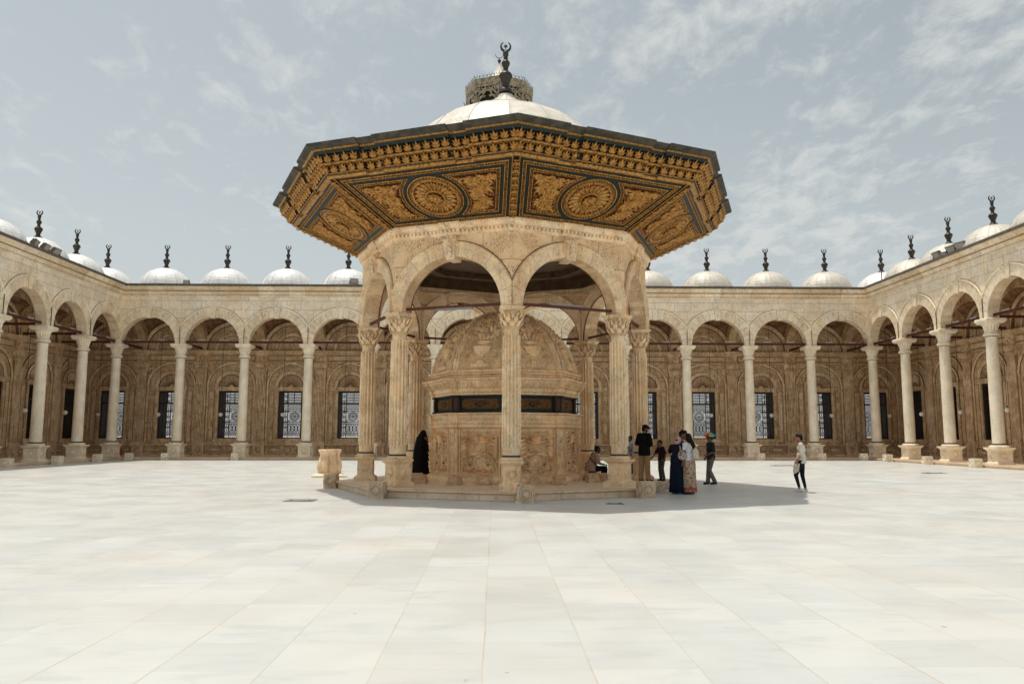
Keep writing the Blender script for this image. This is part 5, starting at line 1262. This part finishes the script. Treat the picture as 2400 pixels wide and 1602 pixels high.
class Person:
    def __init__(s, label, loc, face, scale, skin=SKIN2, female=False, child=False, curl=.5, grip=None, **J):
        s.J = dict(BASE); s.J.update(J); s.o = thing('person', label, 'person', loc, face); s.o.scale = (scale,) * 3; s.f = female; s.skin = skin
        J = s.J; s.H = Tr(*J['head']) @ Rz(J['yaw']) @ Ry(J['pitch']); s.hs = 1.22 if child else 1.; b = MB(); H = s.H @ Sc(s.hs, s.hs, s.hs)
        ell(b, (-.012, 0, .025), (.098, .077, .098), H, 20); ell(b, (.022, 0, -.045), (.066, .056, .068), H, 18); cap(b, H @ V3((.050, 0, -.088)), .026, H @ V3((.058, 0, -.080)), .022)
        cap(b, H @ V3((.082, 0, .010)), .010, H @ V3((.103, 0, -.028)), .015, n=8); cap(b, H @ V3((.076, -.03, .032)), .014, H @ V3((.076, .03, .032)), .014, n=8)
        cap(b, H @ V3((.080, -.018, -.062)), .010, H @ V3((.080, .018, -.062)), .010, n=8)
        for q in (-1, 1): ell(b, (-.008, q * .077, -.005), (.020, .010, .031), H, 10); ell(b, (.072, q * .030, .008), (.014, .015, .011), H, 10); ell(b, (.052, q * .042, -.028), (.030, .024, .026), H, 10)
        cap(b, J['neck'], .058, s.H @ V3((-.015, 0, -.06)), .052)
        k = .9 if female else 1.
        T = lambda a, c: frame(V3(J[a]), *(lambda u, y: (y.cross(u).normalized(), y, u))((V3(J[c]) - V3(J[a])).normalized(), V3((0, 1, 0))))
        ell(b, (0, 0, .0), (.105, .15 * (1.08 if female else 1), .125), T('pelvis', 'waist')); ell(b, (0, 0, 0), (.095, .135 * k, .14), T('waist', 'chest')); ell(b, (0, 0, 0), (.11, .155 * k, .16), T('chest', 'neck'))
        cap(b, J['sl'], .055, J['sr'], .055); cap(b, J['neck'], .06, V3(J['chest']) + V3((0, 0, .05)), .09)
        for q in 'lr':
            cap(b, J['s' + q], .052 * k, J['e' + q], .040 * k); cap(b, J['e' + q], .040 * k, J['w' + q], .025)
            cap(b, J['h' + q], .085, J['k' + q], .055); cap(b, J['k' + q], .056, J['a' + q], .038)
            A = V3(J['a' + q]); fy = J['f' + q]; cap(b, A + V3((-.03, 0, -.04)), .032, A + V3((.13 * cos(fy), .13 * sin(fy), -.062)), .024)
            d = V3(J['w' + q]) - V3(J['e' + q]); side = 1 if q == 'l' else -1
            hd = J.get('hd' + q, d); hn = J.get('hn' + q, (0, -side, 0)); hand(b, J['w' + q], hd, hn, side, curl, grip == q)
        Hi = H.inverted()
        def rc(c):
            p = Hi @ c
            if abs(p.x) < .13 and abs(p.z) < .14 and p.x > .05:
                if abs(abs(p.y) - .030) < .012 and abs(p.z - .008) < .0065: return 1
                if abs(abs(p.y) - .032) < .019 and abs(p.z - .040) < .005: return 1
                if abs(p.y) < .022 and abs(p.z + .063) < .007: return 2
            return 0
        s.body = skin_mesh(b, 'body', skin, s.o, .0085, 2, rc, (HAIR, C_MAR)); s.T = T
    def torso(s, name, mat, infl=.022, sleeve=.5, hem=.90, hemr=None, extra=None, voxel=.013, loose=0.):
        J = s.J; b = MB(); i = infl; k = .92 if s.f else 1.; T = s.T
        ell(b, (0, 0, 0), (.105 + i, .150 * k + i, .155 + i * .3), T('chest', 'neck'), 20); ell(b, (0, 0, 0), (.10 + i + loose, .140 * k + i + loose, .15), T('waist', 'chest'), 20)
        p = V3(J['pelvis']); b.lathe([(.01, hem - p.z), (1, hem - p.z), (1.02, hem - p.z + .02), (.97, .08), (.9, .2), (.01, .22)], 24, Tr(*p) @ Sc(.12 + i + loose, .158 + i + loose, 1), cap=False)
        cap(b, J['sl'], .052 + i * .8, J['sr'], .052 + i * .8); cap(b, V3(J['neck']) + V3((-.005, 0, -.035)), .062, V3(J['chest']) + V3((0, 0, .05)), .1)
        for q in 'lr':
            S, E, W = V3(J['s' + q]), V3(J['e' + q]), V3(J['w' + q])
            if sleeve > 0: t = min(1, sleeve * 2); cap(b, S, .060 * k + i * .7, S.lerp(E, t), .050 * k + i * .7)
            if sleeve > .5: cap(b, E, .05 * k + i * .5, E.lerp(W, (sleeve - .5) * 2), .034 + i * .6)
        if extra: extra(b)
        return skin_mesh(b, name, mat, s.o, voxel, 3)
    def trousers(s, mat, infl=.018, end=.10, name='trousers', cuff=.045):
        J = s.J; b = MB(); i = infl; ell(b, (0, 0, -.02), (.108 + i, .150 + i * .8, .13), s.T('pelvis', 'waist'), 20)
        for q in 'lr':
            Hh, K, A = V3(J['h' + q]), V3(J['k' + q]), V3(J['a' + q]); e = K.lerp(A, 1 - end * .9); cap(b, Hh, .090 + i * .6, K, .058 + i); cap(b, K, .058 + i, e, cuff + i)
        return skin_mesh(b, name, mat, s.o, .012, 3)
    def shoes(s, mat, g=.008, name='shoe'):
        J = s.J
        for q in 'lr':
            b = MB(); A = V3(J['a' + q]); fy = J['f' + q]; t = A + V3((.145 * cos(fy), .145 * sin(fy), -.055)); cap(b, A + V3((-.035, 0, -.035)), .037 + g, t, .030 + g, (1, 1)); cap(b, A + V3((-.01, 0, -.02)), .036 + g, A + V3((.0, 0, .02)), .034 + g)
            skin_mesh(b, name, mat, s.o, .011, 2)
    def hair(s, mat=HAIR, parts=(), base=True, name='hair', voxel=.011, it=2):
        b = MB(); H = s.H @ Sc(s.hs, s.hs, s.hs)
        if base: ell(b, (-.028, 0, .042), (.096, .084, .094), H, 20); ell(b, (-.055, 0, -.01), (.062, .075, .075), H, 16)
        for p in parts:
            if len(p) == 2: ell(b, p[0], p[1], H, 14)
            else: cap(b, H @ V3(p[0]), p[1], H @ V3(p[2]), p[3])
        return skin_mesh(b, name, mat, s.o, voxel, it)
    def rings(s, name, mat, R_, n=40, fold=.03, voxel=None):
        """draped cloth: rings (cx, cy, z, rx, ry)"""
        b = MB(); vs = []; m = len(R_)
        for j, (cx, cy, z, rx, ry) in enumerate(R_):
            f = fold * (j / (m - 1)) 
            for k in range(n): a = 2 * pi * k / n; q = 1 + f * (sin(7 * a + .6 * j * .3) + .6 * sin(12 * a + 1)) ; vs.append((cx + rx * q * cos(a), cy + ry * q * sin(a), z))
        b.add(vs, [(j * n + k, (j + 1) * n + k, (j + 1) * n + (k + 1) % n, j * n + (k + 1) % n) for j in range(m - 1) for k in range(n)] + [tuple(range(n)), tuple(reversed(range((m - 1) * n, m * n)))], smooth=True)
        return b.build(name, mat, s.o)

# --- youth walking with his shoes in his hand
p = Person('young man in cream shirt and black trousers walking left in socks, carrying white shoes', (8.86, 23.03, 0), R(158), .985, SKIN1, grip='l', curl=.7,
    chest=(-.01, 0, 1.28), neck=(.01, 0, 1.47), head=(.045, 0, 1.61), pitch=.08, el=(-.02, .24, 1.14), wl=(.13, .25, .94), hdl=(.15, 0, -1), er=(-.05, -.23, 1.14), wr=(.05, -.24, .90),
    hl=(.01, .09, .93), kl=(.17, .10, .52), al=(.08, .10, .11), hr=(-.01, -.09, .93), kr=(-.01, -.10, .50), ar=(-.09, -.10, .09))
p.torso('shirt', C_SHIRT, .020, .58, .86); p.trousers(C_NAVYT, .006, .16, cuff=.036); p.shoes(C_SOCK, .002, 'sock'); p.hair(parts=[((.03, 0, .10), (.06, .07, .035)), ((.06, 0, .085), (.03, .06, .03))])
Mw = Tr(8.86, 23.03, 0) @ Rz(R(158)) @ Sc(.985, .985, .985)
for q, nm in ((-1, 'far'), (1, 'near')):
    b = MB(); cap(b, (0, 0, .0), .036, (0, 0, -.15), .040, (1.25, .9)); cap(b, (.03, 0, -.13), .042, (.045, 0, -.20), .036, (1.1, .9)); cap(b, (-.02, 0, .02), .03, (-.02, 0, .05), .026)
    o = skin_mesh(b, 'shoe', C_CREAM, None, .011, 2); o.matrix_world = Mw @ Tr(.145 + q * .045, .26 + q * .035, .80) @ Ry(R(8 * q)); tag(o, 'pale trainer hanging from the hand of the walking youth, the one %s' % ('nearer his knee' if q < 0 else 'in front'), 'shoe', 'shoes in the hand of the youth')
# --- man with the umbrella hat
p = Person('man in dark polo and grey trousers with a rainbow umbrella hat, walking left', (7.22, 26.83, 0), R(188), .965, SKIN2, curl=.8,
    el=(.0, .25, 1.15), wl=(.20, .10, 1.03), hdl=(.5, -.6, .1), hnl=(0, 0, -1), er=(-.02, -.25, 1.13), wr=(.12, -.20, .93), kl=(.10, .06, .50), al=(-.11, .05, .09), kr=(.06, -.09, .50), ar=(.10, -.08, .09), pitch=.12)
p.torso('polo_shirt', C_CHAR, .030, .42, .88); p.trousers(C_GREYP, .024, .05, cuff=.052); p.shoes(C_SOLE); p.hair()
b = MB(); cols = []; n = 8
for k in range(n):
    for j, (r0, z0, r1, z1) in enumerate(((.005, .115, .10, .10), (.10, .10, .19, .055), (.19, .055, .25, -.005))):
        vs = []
        for (r, z) in ((r0, z0), (r1, z1)):
            for q in range(5): a = 2 * pi * (k + q / 4) / n; sag = 1 - .05 * sin(pi * q / 4) * (r / .25); vs.append((r * sag * cos(a), r * sag * sin(a), z))
        b.add(vs, [(q, q + 1, 6 + q, 5 + q) for q in range(4)], None, k % 4, .5, True)
    a = 2 * pi * k / n; b.tube([(.01 * cos(a), .01 * sin(a), .112), (.10 * cos(a), .10 * sin(a), .096), (.19 * cos(a), .19 * sin(a), .051), (.252 * cos(a), .252 * sin(a), -.008)], .003, 4, None, 4)
b.tube([(0, 0, .11), (0, 0, .145)], .006, 6, None, 4); b.ring(.088, .10, -.075, -.03, 20, None, 4)
hat = b.build('umbrella_hat', [cloth('hat_red', (.62, .05, .06)), cloth('hat_green', (.18, .50, .12)), cloth('hat_blue', (.05, .16, .50)), cloth('hat_yellow', (.62, .42, .05)), C_BLK], p.o)
hat.matrix_local = p.H @ Tr(-.01, 0, .10) @ Rz(R(20)) @ Rx(R(-8))
# --- group of three by the platform
p = Person('woman with long black hair, white blouse and floral skirt, seen from behind', (5.36, 22.39, 0), R(128), .99, SKIN2, True, curl=.4,
    head=(.04, .0, 1.61), yaw=R(25), pitch=.15, el=(.0, .24, 1.15), wl=(.05, .235, .90), er=(.05, -.23, 1.15), wr=(.12, -.20, .92))
p.torso('blouse', C_WHT, .022, .16, .96, extra=lambda b: [cap(b, (.0, q * .17, 1.42), .06, (.0, q * .23, 1.30), .055) for q in (-1, 1)])
p.rings('skirt', FLORAL, [(0, 0, 1.04, .118, .145), (0, 0, .96, .15, .18), (0, 0, .86, .165, .195), (.0, 0, .6, .165, .19), (.0, 0, .3, .175, .195), (.0, 0, .06, .19, .205)], fold=.055); p.shoes(C_MAR)
p.hair(parts=[((-.04, 0, .02), .085, (-.075, 0, -.10), .075), ((-.075, .0, -.10), .075, (-.13, .0, -.26), .065), ((-.13, 0, -.26), .065, (-.155, -.02, -.42), .03), ((-.10, .045, -.15), .045, (-.14, .055, -.36), .022), ((-.10, -.045, -.15), .045, (-.15, -.06, -.38), .02), ((.01, .07, .0), .03, (-.02, .085, -.18), .025), ((.01, -.07, .0), .03, (-.02, -.085, -.2), .025)])
bp = thing('backpack', 'small cream backpack worn on the back of the woman in the floral skirt', 'backpack', (5.36, 22.39, 0), R(128))
M = Tr(-.205, -.03, 1.13); b = MB(); ell(b, (0, 0, .02), (.065, .125, .16), M, 20); ell(b, (0, 0, -.08), (.068, .125, .09), M, 18); skin_mesh(b, 'bag_body', C_CREAM, bp, .011, 2)
b = MB(); ell(b, (-.055, 0, -.07), (.035, .095, .075), M, 16); skin_mesh(b, 'pocket', C_CREAM, bp, .010, 2)
b = MB()
for q in (-1, 1): b.tube([(-.15, q * .10, 1.27), (-.10, q * .125, 1.42), (.0, q * .13, 1.49), (.08, q * .13, 1.42), (.115, q * .125, 1.30), (.08, q * .15, 1.15), (-.08, q * .16, 1.05)], .014, 6)
b.tube([(-.21, -.07, 1.29), (-.215, -.03, 1.34), (-.21, .01, 1.29)], .008, 6); b.build('strap', C_CREAM, bp)
p = Person('woman in long navy blue dress holding both hands up to her face', (5.02, 22.50, 0), R(48), .955, SKIN2, True, curl=.6,
    chest=(.04, 0, 1.28), neck=(.09, 0, 1.45), head=(.15, 0, 1.56), pitch=.55, sl=(.05, .17, 1.41), sr=(.05, -.17, 1.41), el=(.14, .29, 1.26), er=(.14, -.29, 1.26), wl=(.20, .12, 1.47), wr=(.20, -.12, 1.47), hdl=(.1, -.3, 1), hdr=(.1, .3, 1), hnl=(-.2, -1, 0), hnr=(-.2, 1, 0))
p.torso('dress_top', C_NAVYD, .03, .62, .92, loose=.01); p.rings('dress_skirt', C_NAVY, [(.02, 0, 1.15, .12, .15), (.01, 0, .98, .15, .18), (0, 0, .8, .175, .20), (0, 0, .5, .19, .215), (0, 0, .25, .205, .23), (0, 0, .05, .215, .245)], fold=.06)
p.shoes(C_BLUE, .016, 'overshoe'); p.hair(mat=C_PINK, name='headscarf', parts=[((-.03, 0, .03), .098, (-.05, 0, -.06), .085)]); p.hair(base=False, parts=[((-.09, 0, -.03), (.05, .06, .06))])
b = MB(); ell(b, (0, 0, 0), (.05, .12, .15), Tr(5.12, 22.28, 1.10) @ Rz(R(50)), 16); cap(b, (5.10, 22.3, 1.22), .03, (5.10, 22.38, 1.36), .02)
tag(skin_mesh(b, 'shoulder_bag', BAGM, None, .013, 2), 'pale floral cloth bag between the woman in navy and the woman in the white blouse', 'bag')
p = Person('tall person with dark curly hair leaning down behind the woman in navy', (5.24, 23.12, 0), R(-20), 1.06, SKIN2, chest=(.02, 0, 1.28), neck=(.07, 0, 1.46), head=(.13, 0, 1.585), pitch=.5, yaw=R(-10))
p.torso('shirt', C_NAVYD, .03, .5, .86); p.trousers(C_BLK, .02); p.shoes(C_BLK)
p.hair(parts=[((-.02 + .06 * cos(k * 1.3), .06 * sin(k * 1.3), .085 + .02 * sin(k * 2.1)), (.045, .045, .04)) for k in range(7)] + [((-.09, .03, .03), (.045, .045, .05)), ((-.09, -.03, .02), (.045, .045, .05))])
# --- child reaching out
p = Person('child in dark maroon shirt and patterned trousers reaching an arm out', (5.08, 24.80, .24), R(205), .735, SKIN2, child=True, curl=.3,
    chest=(.03, 0, 1.27), neck=(.06, 0, 1.44), head=(.10, 0, 1.585), pitch=.3, sl=(.03, .15, 1.39), sr=(.03, -.15, 1.39), el=(-.06, .22, 1.15), wl=(-.02, .22, .93), er=(.16, -.22, 1.16), wr=(.36, -.20, .98), hdr=(.8, 0, -.5), kl=(.06, .10, .5), al=(-.04, .1, .09))
p.torso('shirt', C_MAR, .022, .4, .88); p.trousers(CAMO, .022, .06); p.shoes(C_SOLE); p.hair()
# --- man in the cap on the platform
p = Person('bearded man in black shirt, khaki trousers and black cap standing on the platform', (4.40, 24.10, .24), R(42), 1.01, SKIN2, curl=.8,
    chest=(.0, 0, 1.29), neck=(.03, 0, 1.47), head=(.075, 0, 1.60), pitch=.28, yaw=R(-30), el=(-.03, .26, 1.16), wl=(.20, .08, 1.16), hdl=(.1, -1, .1), hnl=(-1, 0, 0), er=(-.01, -.26, 1.15), wr=(.20, -.10, 1.10), hdr=(.1, 1, .15), hnr=(-1, 0, 0),
    kl=(.0, .11, .5), al=(-.03, .13, .09), kr=(.02, -.10, .5), ar=(.02, -.11, .09), fl=R(10), fr=R(-15))
p.torso('shirt', C_BLK, .026, .9, .80, loose=.014); p.trousers(C_KHAKI, .024, .06, cuff=.052); p.shoes(C_SOLE, .012)
p.hair(); p.hair(base=False, name='beard', parts=[((.045, -.035, -.075), .028, (.045, .035, -.075), .028), ((.02, .052, -.03), .018, (.05, .04, -.07), .022), ((.02, -.052, -.03), .018, (.05, -.04, -.07), .022), ((.062, 0, -.095), (.022, .03, .022))])
b = MB(); ell(b, (-.015, 0, .065), (.108, .092, .078), p.H, 20); cap(b, p.H @ V3((.07, -.03, .062)), .03, p.H @ V3((.07, .03, .062)), .03)
for q in range(7): a = R(-48 + 16 * q); cap(b, p.H @ V3((.06, .045 * sin(a) * 1.2, .055)), .009, p.H @ V3((.085 + .085 * cos(a), .072 * sin(a), .035)), .007, n=8)
skin_mesh(b, 'cap', C_BLK, p.o, .009, 1)
# --- seated man
p = Person('man in a brown and beige striped shirt sitting sideways on a stone seat', (2.86, 25.15, -.02), R(8), .97, SKIN3, curl=.7,
    pelvis=(0, 0, .65), waist=(.03, 0, .80), chest=(.10, 0, .97), neck=(.19, 0, 1.14), head=(.25, 0, 1.265), pitch=.12, sl=(.15, .17, 1.09), sr=(.15, -.17, 1.09), el=(.20, .24, .83), wl=(.42, .14, .78), er=(.21, -.24, .83), wr=(.43, -.14, .78), hdl=(.9, -.5, 0), hdr=(.9, .5, 0), hnl=(0, 0, -1), hnr=(0, 0, -1),
    hl=(.02, .09, .62), hr=(.02, -.09, .62), kl=(.46, .15, .66), kr=(.46, -.15, .66), al=(.46, .15, .34), ar=(.46, -.15, .34))
p.torso('striped_shirt', STRIPE, .040, .42, .56, loose=.035); p.trousers(C_BLK, .020, .1); p.shoes(C_SOLE); p.hair()
b = MB(); b.tube([(.13, .11, 1.19), (.03, .0, 1.12), (-.035, -.10, 1.0), (.02, -.20, .88), (.12, -.235, .78), (.22, -.2, .72), (.27, -.1, .70)], .014, 6); b.build('bag_strap', C_BLK, p.o)
# --- woman in black
p = Person('woman wrapped in a black abaya standing close against the basin', (-2.70, 26.5, .24), R(60), .93, SKIN2, True, chest=(.03, 0, 1.28), neck=(.07, 0, 1.46), head=(.12, 0, 1.58), pitch=.4, el=(.1, .24, 1.16), wl=(.26, .12, 1.1), er=(.1, -.24, 1.16), wr=(.26, -.12, 1.1))
p.rings('abaya', C_BLK, [(.10, 0, 1.70, .05, .05), (.10, 0, 1.66, .105, .10), (.08, 0, 1.56, .15, .14), (.05, 0, 1.46, .19, .19), (.03, 0, 1.32, .22, .235), (.01, 0, 1.12, .25, .27), (0, 0, .9, .275, .295), (0, 0, .6, .295, .315), (0, 0, .3, .305, .33), (0, 0, .02, .315, .345)], fold=.05)
p.hair(mat=C_BLK, name='head_veil', parts=[((-.02, 0, .02), .112, (-.05, 0, -.10), .115), ((.03, 0, -.09), .07, (-.02, 0, -.13), .09)])
# --- person half hidden behind the right columns
p = Person('person in grey shirt and dark trousers half hidden behind the right columns', (5.27, 31.56, 0), R(190), .95, SKIN3, el=(.02, .24, 1.15), wl=(.2, .14, 1.08), er=(.0, -.24, 1.15), wr=(.2, -.14, 1.08))
p.torso('shirt', C_GREY, .025, .4, .88); p.trousers(C_BLK, .02); p.shoes(C_SOCK); p.hair()
